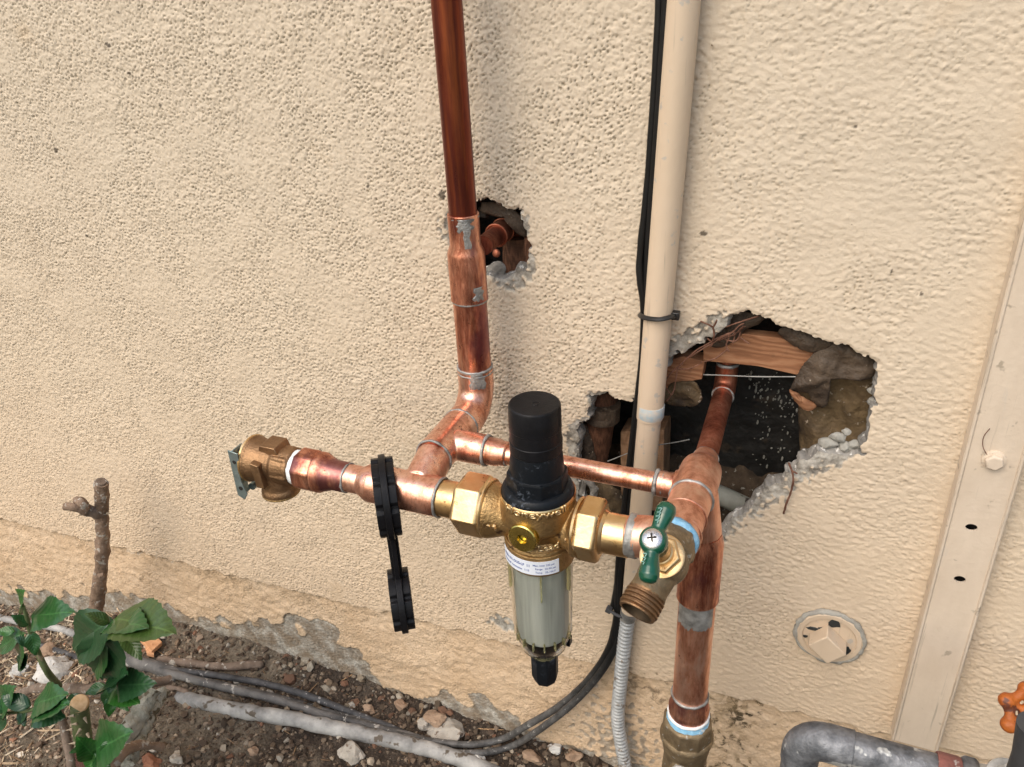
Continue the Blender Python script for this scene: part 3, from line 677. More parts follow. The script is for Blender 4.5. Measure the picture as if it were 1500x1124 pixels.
# ------------------------------------------------------------------ ground
gx_ = np.concatenate([np.linspace(-14, -2.3, 24), np.arange(-2.2, .7, .0055), np.linspace(.8, 14, 24)])
gy_ = np.concatenate([np.linspace(-14, -.8, 26), np.arange(-.75, .03, .0055)])
mx, my = np.meshgrid(gx_, gy_); nv = len(gx_)
zz_ = soil_z(mx)+np.clip(-my, 0, .6)*.015
so = [noise.fractal(Vector((a*14, b*14, 0)), 1.0, 2.1, 5) for a, b in zip(mx.ravel(), my.ravel())]
so2 = [noise.noise(Vector((a*75, b*75, 5)))+.6*noise.noise(Vector((a*160, b*160, 8))) for a, b in zip(mx.ravel(), my.ravel())]
zz_ = zz_+np.array(so).reshape(mx.shape)*.009+np.array(so2).reshape(mx.shape)*.0035
zz_ += .010*ss(-.05, 0, my)
me = bpy.data.meshes.new('ground')
ii = np.arange(mx.size).reshape(mx.shape); q = np.stack([ii[:-1,:-1], ii[:-1,1:], ii[1:,1:], ii[1:,:-1]], -1).reshape(-1, 4)
me.from_pydata(np.stack([mx.ravel(), my.ravel(), zz_.ravel()], 1).tolist(), [], q.tolist()); me.update()
g = link('ground', me, M['soil'], None, sharp=180); g['kind'] = 'structure'
def gz(x, y):
    i = int(np.clip(np.searchsorted(gx_, x), 0, len(gx_)-1)); j = int(np.clip(np.searchsorted(gy_, y), 0, len(gy_)-1)); return float(zz_[j, i])
def GG(px, py, h=0):      # photo position to a point on the soil
    z = 0
    for _ in range(6):
        q = G(px, py, z+h); z = gz(q.x, q.y)
    return Vector((q.x, q.y, z+h))

# gravel
def scatter(name, n, region, smin, smax, tones, mat, seed, flat=(.5,.9), shape='rock', up_=0.0):
    rs = random.Random(seed); V = []; Fc = []; T = []
    base = []
    for k in range(10):
        v, f = rock((0,0,0), (1,1,1), 200+k, 1, .5, 2); base.append((v, f))
    for _ in range(n):
        x, y = region(rs); s_ = smin+(smax-smin)*rs.random()**4
        v, f = rs.choice(base); Rm = Matrix.Rotation(rs.uniform(0, 6.28), 3, 'Z') @ Matrix.Rotation(rs.gauss(0, .3), 3, 'X')
        sc = Vector((s_*rs.uniform(.8,1.3), s_*rs.uniform(.7,1), s_*rs.uniform(*flat)))
        if shape == 'twig': sc = Vector((s_*rs.uniform(2.5,6), s_*.28, s_*.25))
        c = Vector((x, y, gz(x, y)+sc.z*rs.uniform(-.1,.5)+up_))
        o_ = len(V); V += [c+Rm @ Vector((a.x*sc.x, a.y*sc.y, a.z*sc.z)) for a in v]; Fc += [tuple(i+o_ for i in g_) for g_ in f]
        t = rs.choice(tones); j = rs.uniform(.7, 1.25)*(1+.6*min(1, max(0, (-.85-x)/.15))); T += [(t[0]*j, t[1]*j, t[2]*j, 1)]*len(v)
    me = bpy.data.meshes.new(name); me.from_pydata(V, [], Fc); me.update()
    at = me.color_attributes.new('tone', 'FLOAT_COLOR', 'POINT'); at.data.foreach_set('color', [c for t in T for c in t])
    o = link(name, me, mat, None, sharp=40); o['kind'] = 'stuff'; return o
def reg_all(rs):
    x = -1.75+1.9*rs.random(); return x, -.45*rs.random()**1.0
def reg_wall(rs):
    x = -.75+.75*rs.random(); return x, -.09*rs.random()
def reg_left(rs):
    x = -1.75+.75*rs.random(); return x, -.55*rs.random()
scatter('gravel', 6000, reg_all, .0010, .0085, [(.24,.18,.13),(.16,.11,.07),(.10,.068,.045),(.36,.30,.23),(.08,.055,.036),(.09,.06,.04),(.14,.095,.06),(.20,.10,.06),(.42,.38,.32)], M['gravel'], 5)
scatter('gravel', 520, reg_wall, .002, .011, [(.26,.21,.15),(.18,.13,.085),(.33,.29,.23),(.10,.07,.045),(.17,.09,.055)], M['gravel'], 6)
def reg_crumb(rs):
    x = -1.7+1.75*rs.random(); return x, -.42*rs.random()
scatter('soil_crumbs', 26000, reg_crumb, .0010, .0060, [(.12,.08,.055),(.08,.052,.034),(.16,.115,.08),(.20,.15,.105),(.055,.036,.024),(.27,.21,.15)], M['gravel'], 15)
scatter('bark_mulch', 4200, reg_left, .002, .007, [(.30,.22,.14),(.38,.30,.20),(.20,.14,.09),(.45,.38,.28),(.14,.09,.05)], M['gravel'], 8, shape='twig', up_=.001)
scatter('bark_mulch', 2600, reg_all, .0012, .005, [(.22,.13,.07),(.30,.20,.12),(.10,.06,.035),(.40,.25,.13)], M['gravel'], 9, shape='twig')

# ------------------------------------------------------------------ beige conduit, cables, ties
c0 = P(1002, 0, -.0165); c1 = P(951.5, 612, -.0165); cd = (c1-c0).normalized()
cond_top = c0-cd*.45; cond_bot = P(925, 893, -.0165)
t = thing('vertical_conduit', 'beige painted plastic conduit running down the wall past the large hole', 'conduit', cond_bot)
MB().cyl(cond_top, c1, .0135, seg=40).build('pipe', M['paint'], t)
MB().cyl(c1-cd*.0005, cond_bot, .0122, seg=40).build('lower_pipe', M['paint'], t)
b0 = P(954, 592, -.0165)
MB().lathe(b0, cd, [(0,.0136),(.0006,.0139),(.0135,.0139),(.0142,.0136)], 40).build('coupling_band', M['paint_blue'], t)
# flexible conduit
fp = spline([P(920,903,-.014), P(914,950,-.016), P(909,1000,-.018), P(905,1050,-.018), P(910,1090,-.02), P(918,1135,-.022), P(925,1200,-.03)], 40)
rad = []; acc = 0
for i, p in enumerate(fp):
    if i: acc += (p-fp[i-1]).length
    rad.append(.0080+.0011*math.sin(acc/.0052*2*PI))
# resample finer for the ribs
N = int(acc/.0011); cum = [0]
for i in range(1, len(fp)): cum.append(cum[-1]+(fp[i]-fp[i-1]).length)
pts = []; rd = []
for k in range(N+1):
    s_ = acc*k/N; i = max(0, min(len(fp)-2, int(np.searchsorted(cum, s_))-1)); u = (s_-cum[i])/max(1e-9, cum[i+1]-cum[i])
    pts.append(fp[i].lerp(fp[i+1], u)); rd.append(.0082+.0010*math.sin(s_/.0060*2*PI))
o = MB().tube(pts, rd, 20).build('flexible_conduit', M['flex'], None, sharp=180); tag(o, 'grey ribbed flexible conduit dropping to the soil below the beige conduit', 'conduit')
MB().cyl(P(921,893,-.0155), P(920,906,-.0155), .0098, seg=24).build('conduit_fitting', M['solder'], o)
# cables
def cable(name, label, a, r, mat, lowmat=None, group='black cables beside the conduit'):
    sp = spline(a, 10); rl = [r*(1+.38*min(1, max(0, (.48-p.z)/.25))) for p in sp]
    o = MB().tube(sp, rl, 12, wob=r*.10, wsc=60).build(name, mat, None, sharp=180); return tag(o, label, 'cable', group)
YC = -.008
A = [P(966,-120,YC), P(966,0,YC), P(961,100,YC), P(955,190,YC), P(948,280,YC), P(938,372,YC-.002), P(938,410,YC-.004), P(943,450,YC-.004), P(941,520,YC-.002), P(932,600,YC), P(921,690,YC), P(912,770,YC), P(906,830,YC), P(905,880,YC), P(902,915,YC-.002), P(890,955,-.012), P(862,996,-.016), P(820,1034,-.022), P(770,1064,-.030)]
A2 = [GG(735,1083,.012), GG(690,1091,.010), GG(640,1087,.008), GG(590,1078,.005), GG(540,1060,.004), GG(480,1043,.004), GG(400,1020,.004), GG(320,1002,.004), GG(250,985,.004)]
cable('coaxial_cable', 'black cable bowing left of the conduit and sweeping to the soil at lower left', A+A2, .0036, M['cable2'])
B = [P(976,-120,YC-.003), P(975,0,YC-.003), P(969,100,YC-.003), P(962,200,YC-.003), P(955,290,YC-.003), P(949,370,YC-.003), P(947,450,YC-.004), P(946,520,YC-.003), P(938,600,YC-.002), P(929,690,YC-.001), P(918,780,YC), P(909,840,YC-.001), P(908,885,YC-.001), P(909,915,YC-.002), P(902,945,-.012), P(880,985,-.020), P(845,1025,-.030), P(800,1062,-.042)]
B2 = [GG(752,1092,.010), GG(705,1103,.010), GG(650,1101,.008), GG(600,1092,.006), GG(560,1076,.004)]
cable('coaxial_cable', 'black cable hugging the conduit edge, the lower of the two at the bottom sweep', B+B2, .0035, M['cable2'])
A3 = [P(971,-120,YC+.001), P(970,0,YC+.001), P(964,100,YC+.001), P(957,200,YC+.001), P(951,290,YC+.001), P(946,370,YC+.001), P(945,450,YC), P(943,520,YC), P(934,600,YC+.001), P(924,700,YC+.001), P(914,780,YC+.001), P(904,850,YC), P(898,885,-.006), P(893,893,-.008)]
cable('coaxial_cable', 'thin black cable between the two others ending at the lower tie', A3, .0026, M['cable'])
# upper tie
t = thing('cable_tie', 'black cable tie strapping the cables to the conduit above the large hole', 'cable tie', P(968,465,-.016), 'black cable ties on the conduit')
loop = spline([P(937,460,-.004), P(938,462,-.020), P(946,466,-.030), P(966,468,-.034), P(984,464,-.026), P(990,461,-.010)], 8)
mb = MB(); mb.tube(loop, .0027, 8, flat=.5); mb.build('strap', M['cable'], t)
MB().box(P(990,462,-.016), (.0075,.008,.008)).build('head', M['cable'], t, bevel=.001)
t = thing('cable_tie', 'black cable tie round the cables beside the threaded hose outlet', 'cable tie', P(903,893,-.014), 'black cable ties on the conduit')
MB().tube(spline([P(893,893,-.010), P(898,898,-.019), P(908,903,-.022), P(918,905,-.020), P(926,903,-.012)], 6), .0020, 8).build('strap', M['cable_dusty'], t)
MB().box(P(892,893,-.012), (.007,.008,.007), Matrix.Rotation(.4,3,'Y')).build('head', M['cable_dusty'], t, bevel=.001)

# ------------------------------------------------------------------ copper pipework
XR = -.342; ZH = .582; YR = -.052; YB = -.195; ZB = .566
pw = thing('copper_pipework', 'soldered copper pipework with riser, tees, cross branches and thick drop pipe', 'pipework', (XR, YR, 0))
def solder(c, n, r, th=.0016, parent=pw, name='solder_joint', wob=.0009):
    return MB().ring(c, n, r-th*.30, th*.75, 56, 8, wob=wob*.8, wsc=180, flat=1.25).build(name, M['solder'], parent, sharp=180)
rz = lambda px, py: P(px, py, YR)
top = Vector((XR, YR, 1.5)); zj1 = rz(684,316).z; zs1 = rz(688,358).z; zs2 = rz(690,368).z; zj2 = rz(691,436).z; zj3 = rz(697,537).z
MB().cyl(top, (XR,YR,zj1), .0136, seg=48).build('riser_pipe', M['riser'], pw)
solder((XR,YR,zj1-.001), (0,0,1), .0146, .0017)
MB().lathe((XR,YR,zj1), (0,0,-1), [(-.002,.0150),(-.0015,.0154),(.002,.0154),(zj1-zs1,.0152),(zj1-zs2,.0180),(zj1-zs2+.003,.0186),(zj1-zj2-.002,.0186),(zj1-zj2+.001,.0190),(zj1-zj2+.002,.0180)], 48).build('reducing_coupling', M['copper_worn'], pw)
# smear of solder running down the coupling
def wipe(cx, cy, r, z0, z1, a0, a1, seed, parent=pw, nn=26):
    vs_ = []; fs = []
    for j in range(nn):
        for i in range(nn):
            u, v = i/(nn-1), j/(nn-1); e0 = noise.noise(Vector((v*3.1, seed, 0)))*.28; e1 = noise.noise(Vector((v*3.4, seed, 5)))*.28; f0 = noise.noise(Vector((u*4, seed, 9)))*.22
            a = a0+(a1-a0)*(e0+(1+e1-e0)*u); z = z0+(z1-z0)*(v+(f0*v)); ed = min(1, 6*min(u, 1-u, v+.1, 1-v))
            rr = r-.0002+ed*(.0005+.0004*noise.noise(Vector((u*9, v*9, seed)))); vs_.append((cx+rr*math.sin(a), cy-rr*math.cos(a), z))
    for j in range(nn-1):
        for i in range(nn-1): k = j*nn+i; fs.append((k, k+1, k+nn+1, k+nn))
    return MB().add(vs_, fs).build('solder_run', M['solder'], parent, sharp=180)
wipe(XR, YR, .0154, zj1, zj1-.012, .0, 1.1, 3); wipe(XR, YR, .0153, zj1-.008, zs1-.003, .35, .85, 8); wipe(XR, YR, .0188, zj2+.016, zj2+.002, .7, 1.3, 14); wipe(XR, YR, .0192, zj3, zj3-.018, .1, 1.0, 21)
sm = spline([Vector((XR+.002,YR-.0150,zj1)), Vector((XR+.003,YR-.0158,zj1-.014)), Vector((XR+.004,YR-.0157,zs1)), Vector((XR+.004,YR-.0184,zs2-.001))], 6)
pass
solder((XR,YR,zj2-.002), (0,0,1), .0178, .0017)
MB().cyl((XR,YR,zj2), (XR,YR,zj3), .0172, seg=48).build('riser_pipe', M['copper_worn'], pw)
solder((XR,YR,zj3), (0,0,1), .0184, .0018)
solder((XR,YR,zj3-.0045), (0,0,1), .0190, .0010)
# elbow: sleeve, bend towards the viewer
RB = .030
arc = [Vector((XR,YR,zj3-.001))]+[Vector((XR, YR-RB+RB*math.cos(a), ZH+RB-RB*math.sin(a))) for a in [PI/2*k/10 for k in range(11)]]
yE = YR-RB-.012
arc.append(Vector((XR, yE, ZH)))
mb = MB(); mb.tube(arc, [.0192]+[.0188]*11+[.0192], 40); mb.build('elbow', M['copper'], pw, sharp=50)
# patch of solder on the elbow
for (a, b, c_, d) in [(684,556,704,550),(686,566,708,572),(694,574,702,581),(688,574,700,560)]:
    pass
solder((XR,yE-.001,ZH), (0,1,0), .0189, .0016)
# first tee: run along -y, branch to the right
yT1 = -.130; yT1e = -.157
mb = MB(); mb.cyl((XR,yE,ZH), (XR,yT1e,ZH), .0190, seg=48); mb.cyl((XR,yT1,ZH), (XR+.045,yT1,ZH), .0155, seg=40)
mb.build('reducing_tee', M['copper'], pw, blend=.0008, smooth_it=10)
solder((XR,yT1e,ZH), (0,1,0), .0189, .0016)
xs0 = XR+.045
solder((xs0,yT1,ZH), (1,0,0), .0153, .0017)
MB().lathe((xs0,yT1,ZH), (1,0,0), [(-.004,.0138),(.012,.0138),(.016,.0122),(.021,.0122),(.022,.0112)], 36).build('bushing', M['copper'], pw)
solder((xs0+.021,yT1,ZH), (1,0,0), .0112, .0015)
XD = -.093
MB().cyl((xs0,yT1,ZH-.001), (XD,yT1,ZH-.001), .0098, seg=36).build('cross_pipe', M['copper'], pw)
xq = P(962,710,yT1).x
solder((xq,yT1,ZH-.001), (1,0,0), .0116, .0022, wob=.0016); solder((xq+.006,yT1,ZH-.001), (1,0,0), .0116, .0012)
MB().cyl((xq+.002,yT1,ZH-.001), (XD,yT1,ZH-.001), .0122, seg=36).build('branch_socket', M['copper'], pw)
# second tee: from the wall side into the main branch
mb = MB(); mb.cyl((XR,yT1e+.004,ZH), (XR,YB+.01,ZB+.004), .0180, seg=44)
xT2a, xT2b = P(545,700,YB).x, P(647,733,YB).x
mb.cyl((xT2a,YB,ZB), (xT2b,YB,ZB), .0190, seg=48)
mb.build('main_tee', M['copper'], pw, blend=.0008, smooth_it=8)
solder((xT2b,YB,ZB), (1,0,0), .0188, .0015)
# left: reducer, pipe, female adapter
xl0, xl1, xl2, xl3, xl4 = [P(a, b, YB).x for a, b in ((548,703),(510,697),(478,690),(466,689),(441,688))]
MB().lathe((xT2a,YB,ZB), (-1,0,0), [(-.004,.0186),(.002,.0190),(.006,.0172),(.010,.0150),(.012,.0142)], 44).build('reducer', M['copper'], pw)
MB().cyl((xT2a-.010,YB,ZB), (xl1,YB,ZB), .0139, seg=40).build('branch_pipe', M['copper'], pw)
solder((xl1,YB,ZB), (1,0,0), .0146, .0013)
L_ = xl1-xl2
MB().lathe((xl1,YB,ZB), (-1,0,0), [(0,.0150),(.002,.0152),(L_*.6,.0152),(L_,.0185),(L_+.004,.0205),(L_+.008,.0205)], 44).build('female_adapter', M['copper_worn'], pw)
L2_ = xl3-xl4
MB().lathe((xl3+.002,YB,ZB), (-1,0,0), [(0,.0205),(.003,.0218),(L2_-.001,.0218),(L2_+.002,.0200)], 8, phase=PI/8).build('adapter_collar', M['copper_worn'], pw, bevel=.0015)
# right fitting: pipe out of the wall, dome, drop pipe and front tee
ZR = .586
yi = .050
arc = [Vector((XD-.004, yi, ZR+.14)), Vector((XD-.004, yi, ZR+.02))]+[Vector((XD-.004, yi-.016+.016*math.cos(a), ZR+.020-.016*math.sin(a)+.0)) for a in [PI/2*k/6 for k in range(1, 7)]]
MB().tube(arc[:2], .0092, 28).build('inner_pipe', M['copper_dull'], pw)
MB().tube(arc[1:], .0116, 28).build('inner_elbow', M['copper_dull'], pw)
solder(Vector((XD-.004, yi, ZR+.034)), (0,0,1), .0112, .0022)
MB().cyl(Vector((XD-.004,yi,ZR+.034)), Vector((XD-.004,yi,ZR+.019)), .0116, seg=28).build('inner_sleeve', M['copper_dull'], pw)
solder((XD-.004,.034,ZR+.003), (0,1,0), .0112, .0016)
MB().cyl((XD-.004,.034,ZR+.002), (XD,-.085,ZR-.001), .0105, seg=32).build('outlet_pipe', M['copper_dull'], pw)
solder((XD,-.083,ZR-.001), (0,1,0), .0117, .0014)
YD = -.140; XV = XD+.0105
zd0, zd1 = P(1020,795,YD).z, P(1014,872,YD).z
mb = MB(); mb.lathe((XD,-.082,ZR), (0,-1,0), [(0,.0118),(.010,.0122),(.022,.0185),(.030,.0192),(.068,.0192)], 44)
mb.cyl((XD+.004,YD,ZR), (XV,YD,zd0+.012), .0172, seg=44)
mb.cyl((XD,yT1,ZR-.002), (XD-.02,yT1,ZR-.002), .0122, seg=30)
mb.build('drop_tee', M['copper_pink'], pw, blend=.0009, smooth_it=9)
solder((XD,-.151,ZR), (0,1,0), .0192, .0018); solder((XD+.003,YD,ZR-.026), (.2,0,1), .0178, .0013)
MB().lathe((XV,YD,zd0+.014), (0,0,-1), [(0,.0170),(.004,.0178),(.012,.0196),(zd0-zd1+.012,.0196),(zd0-zd1+.014,.0199),(zd0-zd1+.0155,.0180)], 44).build('drop_coupling', M['copper_worn'], pw)
zd2 = P(1012,1018,YD).z; zd3 = P(1012,1048,YD).z
MB().cyl((XV,YD,zd1+.004), (XV,YD,zd2), .0174, seg=44).build('drop_pipe', M['copper_drop'], pw)
# wiped solder band below the coupling
mb = MB(); vs_ = []; fs = []
for j in range(13):
    for i in range(25):
        a = -1.15+2.2*i/24; z = zd1-.001-.026*j/12*(1+.25*noise.noise(Vector((i*.5, 3, 0))))
        r_ = .0179+.0004*noise.noise(Vector((i*.6, j*.6, 1)))
        vs_.append((XV+r_*math.sin(a+.1), YD-r_*math.cos(a+.1), z))
for j in range(12):
    for i in range(24): k = j*25+i; fs.append((k, k+1, k+26, k+25))
mb.add(vs_, fs).build('solder_wipe', M['solder'], pw, sharp=180)
solder((XV,YD,zd2+.001), (0,0,1), .0186, .0020)
MB().lathe((XV,YD,zd2), (0,0,-1), [(-.002,.0180),(0,.0190),(.012,.0192),(.016,.0208),(.020,.0208),(zd2-zd3,.0196),(zd2-zd3+.006,.0190)], 44).build('male_adapter', M['copper_worn'], pw)
# front tee to union and hose bib
mb = MB(); mb.cyl((XD,-.150,ZR), (XD-.001,-.212,ZR+.003), .0184, seg=44); xsE = P(922,788,YB).x
mb.cyl((XD,YB-.002,ZB+.010), (xsE,YB,ZB+.002), .0182, seg=40)
mb.build('front_tee', M['copper_pink'], pw, blend=.0009, smooth_it=8)
for yy in (-.180, -.203, -.210): MB().ring((XD,yy,ZR+.001), (0,1,0), .0185, .0009, 40, 6).build('rolled_bead', M['copper_pink'], pw)
MB().lathe((xsE-.001,YB,ZB+.0025), (1,0,0), [(0,.0184),(.001,.0192),(.004,.0190),(.007,.0188),(.0085,.0190),(.010,.0183)], 48, wob=.0009, wsc=150).build('solder_joint', M['solder'], pw, sharp=180)

# ------------------------------------------------------------------ regulator and filter
FX = -.219
fl = thing('filter_regulator', 'brass pressure regulator with black cap and clear filter bowl hanging from the branch', 'water filter', (FX, YB, .34))
def zf(px, py, r): return P(px, py, YB-r).z
ztop = zf(780, 590, 0); zfl = zf(787, 715, 0)
def prism_ax(x): return Vector((x, YB, ZB))
FA = Vector((FX, YB, 0))
def fz_(prof, **k):     # prof of (z, r) from top to bottom
    z0 = prof[0][0]; return MB().lathe((FX,YB,z0), (0,0,-1), [(z0-z, r) for z, r in prof], k.pop('seg', 56), **k)
zm = zf(780, 690, 0)
fz_([(ztop,.0205),(ztop-.0008,.0215),(ztop-.0022,.0221),(ztop-.022,.0223),(ztop-.0225,.0220),(ztop-.034,.0222),(ztop-.0345,.0228),(ztop-.044,.0226),(ztop-.045,.0219)], seg=64).build('adjusting_cap', M['black'], fl, sharp=28)
fz_([(ztop-.044,.0217),(zfl+.040,.0222),(zfl+.030,.0232),(zfl+.018,.0240)], seg=64).build('cap_sleeve', M['black_dusty'], fl)
fz_([(zfl+.021,.0240),(zfl+.020,.0262),(zfl+.019,.0270),(zfl+.003,.0274)], seg=8, phase=.3).build('cap_hexagon', M['black_dusty'], fl, bevel=.0012)
fz_([(zfl+.0060,.0240),(zfl+.0055,.0288),(zfl+.0045,.0302),(zfl+.0005,.0320),(zfl-.004,.0322),(zfl-.006,.030)], seg=64).build('cap_flange', M['black_dusty'], fl)
MB().ring((FX+.0015,YB-.001,ztop+.0001), (0,0,1), .0028, .0003, 16, 5).build('cap_mark', M['black'], fl)
# body
zl1 = zf(795, 826, .031); zl0 = zf(795, 846, .032)
mb = MB()
zr0 = zfl-.003
mb.lathe((FX,YB,zr0), (0,0,-1), [(0,.0330),(.0035,.0334),(.0245,.0332),(.028,.0312),(.034,.0245),(.041,.0240),(.0445,.0290),(.0470,.0312),(zr0-zl1-.004,.0312),(zr0-zl1+.001,.0318),(zr0-zl0+.002,.0318),(zr0-zl0+.004,.030)], 64)
xLn0, xLn1 = P(716,745,YB).x, P(676,738,YB).x; xRn0, xRn1 = P(852,775,YB).x, P(884,781,YB).x
ZL, ZRr = ZB-.001, ZB
mb.lathe((FX,YB,ZB-.002), (-1,0,0), [(0,.0205),(.022,.0190),(.032,.0215),(FX-xLn0-.004,.0262),(FX-xLn0+.002,.0262)], 48)
mb.lathe((FX,YB,ZB-.002), (1,0,0), [(0,.0205),(.022,.0190),(.032,.0215),(xRn0-FX-.004,.0255),(xRn0-FX+.002,.0255)], 48)
sdv = Vector((-.06,-1,.06)).normalized(); sc0 = P(764,791,YB-.038)-sdv*.0265
mb.lathe(sc0, sdv, [(0,.0145),(.0195,.0138)], 32)
mb.build('body', M['brass_cast'], fl, blend=.0008, smooth_it=5)
fz_([(zfl-.0010,.0326),(zfl-.0024,.0336),(zfl-.0042,.0337),(zfl-.0052,.0331)], seg=64, caps=False).build('machined_lip', M['brass'], fl)
for zz0 in (zl1+.008, zl1+.003): MB().ring((FX,YB,zz0), (0,0,1), .0312, .0009, 64, 8).build('cast_ring', M['brass_cast'], fl)
pg = MB().lathe(sc0+sdv*.0185, sdv, [(0,.0136),(.002,.0136),(.0022,.0124),(.0035,.0124),(.0036,.0133),(.0066,.0133),(.0074,.0125),(.0075,.0046),(.0035,.0044)], 36, caps=False).build('gauge_plug', M['bolt_gold'], fl, sharp=30)
MB().lathe(sc0+sdv*.0215, sdv, [(0,.0043),(.001,.0001)], 6).build('plug_socket', M['bolt_gold'], pg)
# raised lettering wrapped round the body
def wrap_text(txt, size, cx_ang, z, radius, mat, parent, name='lettering', ext=.0006, ang_w=None, tilt=0, font_scale=1.0, slope=0.0, bold=.0):
    cu = bpy.data.curves.new('t', 'FONT'); cu.body = txt; cu.size = size; cu.extrude = 0; cu.align_x = 'CENTER'; cu.resolution_u = 3; cu.offset = bold
    ob = bpy.data.objects.new('t', cu); COL.objects.link(ob); dg = bpy.context.evaluated_depsgraph_get(); me = ob.evaluated_get(dg).to_mesh()
    bm = bmesh.new(); bm.from_mesh(me); bpy.data.objects.remove(ob)
    bmesh.ops.subdivide_edges(bm, edges=[e for e in bm.edges if e.calc_length() > size*.18], cuts=2)
    r = bmesh.ops.extrude_face_region(bm, geom=bm.faces[:]); top = [v for v in r['geom'] if isinstance(v, bmesh.types.BMVert)]
    tops = set(v.index for v in top); bm.verts.index_update(); tops = set(v.index for v in top)
    wx = max(v.co.x for v in bm.verts)-min(v.co.x for v in bm.verts); k = (ang_w*radius/wx) if ang_w else 1
    off_ = parent_world(parent)
    for v in bm.verts:
        a = cx_ang+v.co.x*k/radius; rr_ = radius+(ext if v.index in tops else -.0005)
        v.co = Vector((FX+rr_*math.sin(a), YB-rr_*math.cos(a), z+v.co.y-size*.35+tilt*v.co.x))-off_
    me2 = bpy.data.meshes.new(name); bmesh.ops.recalc_face_normals(bm, faces=bm.faces); bm.to_mesh(me2); bm.free()
    return link(name, me2, mat, parent, smooth=False)
CA = math.atan2(CAM.x-FX, YB-CAM.y)      # angle at which the body faces the viewer
wrap_text('Honeywell', .0098, CA-.10, zf(790,757,.033), .0334, M['letter'], fl, ang_w=1.70, ext=.0012, bold=.0001)
wrap_text('Low Lead', .0085, CA-.10, zf(790,805,.0315), .0318, M['letter'], fl, ang_w=1.25, ext=.0012, bold=.0001)
# sticker
mb = MB(); vs_ = []; fs = []; a0, a1 = CA-1.42, CA+.52; n = 40
for i in range(n+1):
    a = a0+(a1-a0)*i/n
    for z in (zl1, zl0):
        for r_ in (.0319, .0323): vs_.append((FX+r_*math.sin(a), YB-r_*math.cos(a), z))
for i in range(n):
    k = i*4; fs += [(k+1,k+3,k+7,k+5),(k,k+4,k+6,k+2),(k,k+1,k+5,k+4),(k+2,k+6,k+7,k+3)]
fs += [(0,2,3,1),(n*4,n*4+1,n*4+3,n*4+2)]
stk = mb.add(vs_, fs).build('sticker', M['label'], fl)
hl = zl1-zl0
wrap_text('FK06-101-DUS-LF  11', .0040, CA-.80, zl1-hl*.33, .0323, M['ink'], stk, 'printed_line', .0001, .98, bold=.00012)
wrap_text('Honeywell  Automation   1113', .0030, CA-.80, zl1-hl*.70, .0323, M['ink'], stk, 'printed_line', .0001, .94, bold=.00006)
for i, (l1, l2) in enumerate((('Max. inlet','232 psi'), ('Range','25-90 psi'), ('Temp','32-104 F'))):
    zz0 = zl1-hl*(.26+.27*i)
    wrap_text(l1, .0027, CA-.06, zz0, .0323, M['ink'], stk, 'printed_line', .0001, bold=.00003)
    wrap_text(l2, .0027, CA+.26, zz0, .0323, M['ink'], stk, 'printed_line', .0001, bold=.00003)
# flat raised marks on the two arms
def flat_text(txt, size, origin, u, v, mat, parent, name='lettering', ext=.0006, bold=0.0):
    cu = bpy.data.curves.new('t', 'FONT'); cu.body = txt; cu.size = size; cu.extrude = ext; cu.align_x = 'CENTER'; cu.resolution_u = 3; cu.offset = bold
    ob = bpy.data.objects.new('t', cu); COL.objects.link(ob); dg = bpy.context.evaluated_depsgraph_get(); me = bpy.data.meshes.new_from_object(ob.evaluated_get(dg)); bpy.data.objects.remove(ob)
    u = Vector(u).normalized(); v = Vector(v); v = (v-u*v.dot(u)).normalized(); n_ = u.cross(v); off_ = parent_world(parent)
    for q in me.vertices: q.co = Vector(origin)+u*q.co.x+v*q.co.y+n_*q.co.z-off_
    me.update(); me.name = name; return link(name, me, mat, parent, smooth=False)
vdn = Vector((0,-.34,.94))
flat_text('25', .0105, (P(722,775,YB-.0205)), (1,0,0), (.0,-.45,.9), M['letter'], fl, ext=.0012, bold=.0002)
flat_text('1"', .0085, (P(832,795,YB-.0205)), (1,0,0), (.0,-.45,.9), M['letter'], fl, ext=.0010, bold=.0002)
# union nuts and tail pieces
def nut(x0, x1, r, name='union_nut'):
    L = abs(x1-x0); s_ = 1 if x1 > x0 else -1
    mb = MB(); ph = R(0)
    # hexagon whose flat faces the viewer about 30 degrees above the horizontal; ref vector sets angle 0
    ref = Vector((0, -math.cos(R(2)), math.sin(R(2))))
    mb.lathe((x0,YB,ZB), (s_,0,0), [(0,r*.90),(.0028,r),(L-.0028,r),(L,r*.90)], 6, phase=0, ref=ref)
    o = mb.build(name, M['brass'], fl, bevel=.0014); return o
nL = nut(xLn0+.001, xLn1, .0295); nR = nut(xRn0-.002, xRn1, .0290)
MB().lathe((xLn0+.0005,YB,ZB), (1,0,0), [(-.001,.0268),(.001,.0274),(.0022,.0262)], 40).build('collar_ring', M['brass'], nL)
MB().lathe((xRn0-.0020,YB,ZB), (-1,0,0), [(-.001,.0262),(.001,.0268),(.0022,.0256)], 40).build('collar_ring', M['brass'], nR)
MB().lathe((xT2b,YB,ZB), (1,0,0), [(0,.0172),(xLn1-xT2b+.001,.0178)], 44).build('tail_piece', M['brass'], fl)
MB().lathe((xRn1-.001,YB,ZB), (1,0,0), [(0,.0205),(.003,.0190),(.004,.0182),(xsE-xRn1+.002,.0180)], 44).build('tail_piece', M['brass'], fl)
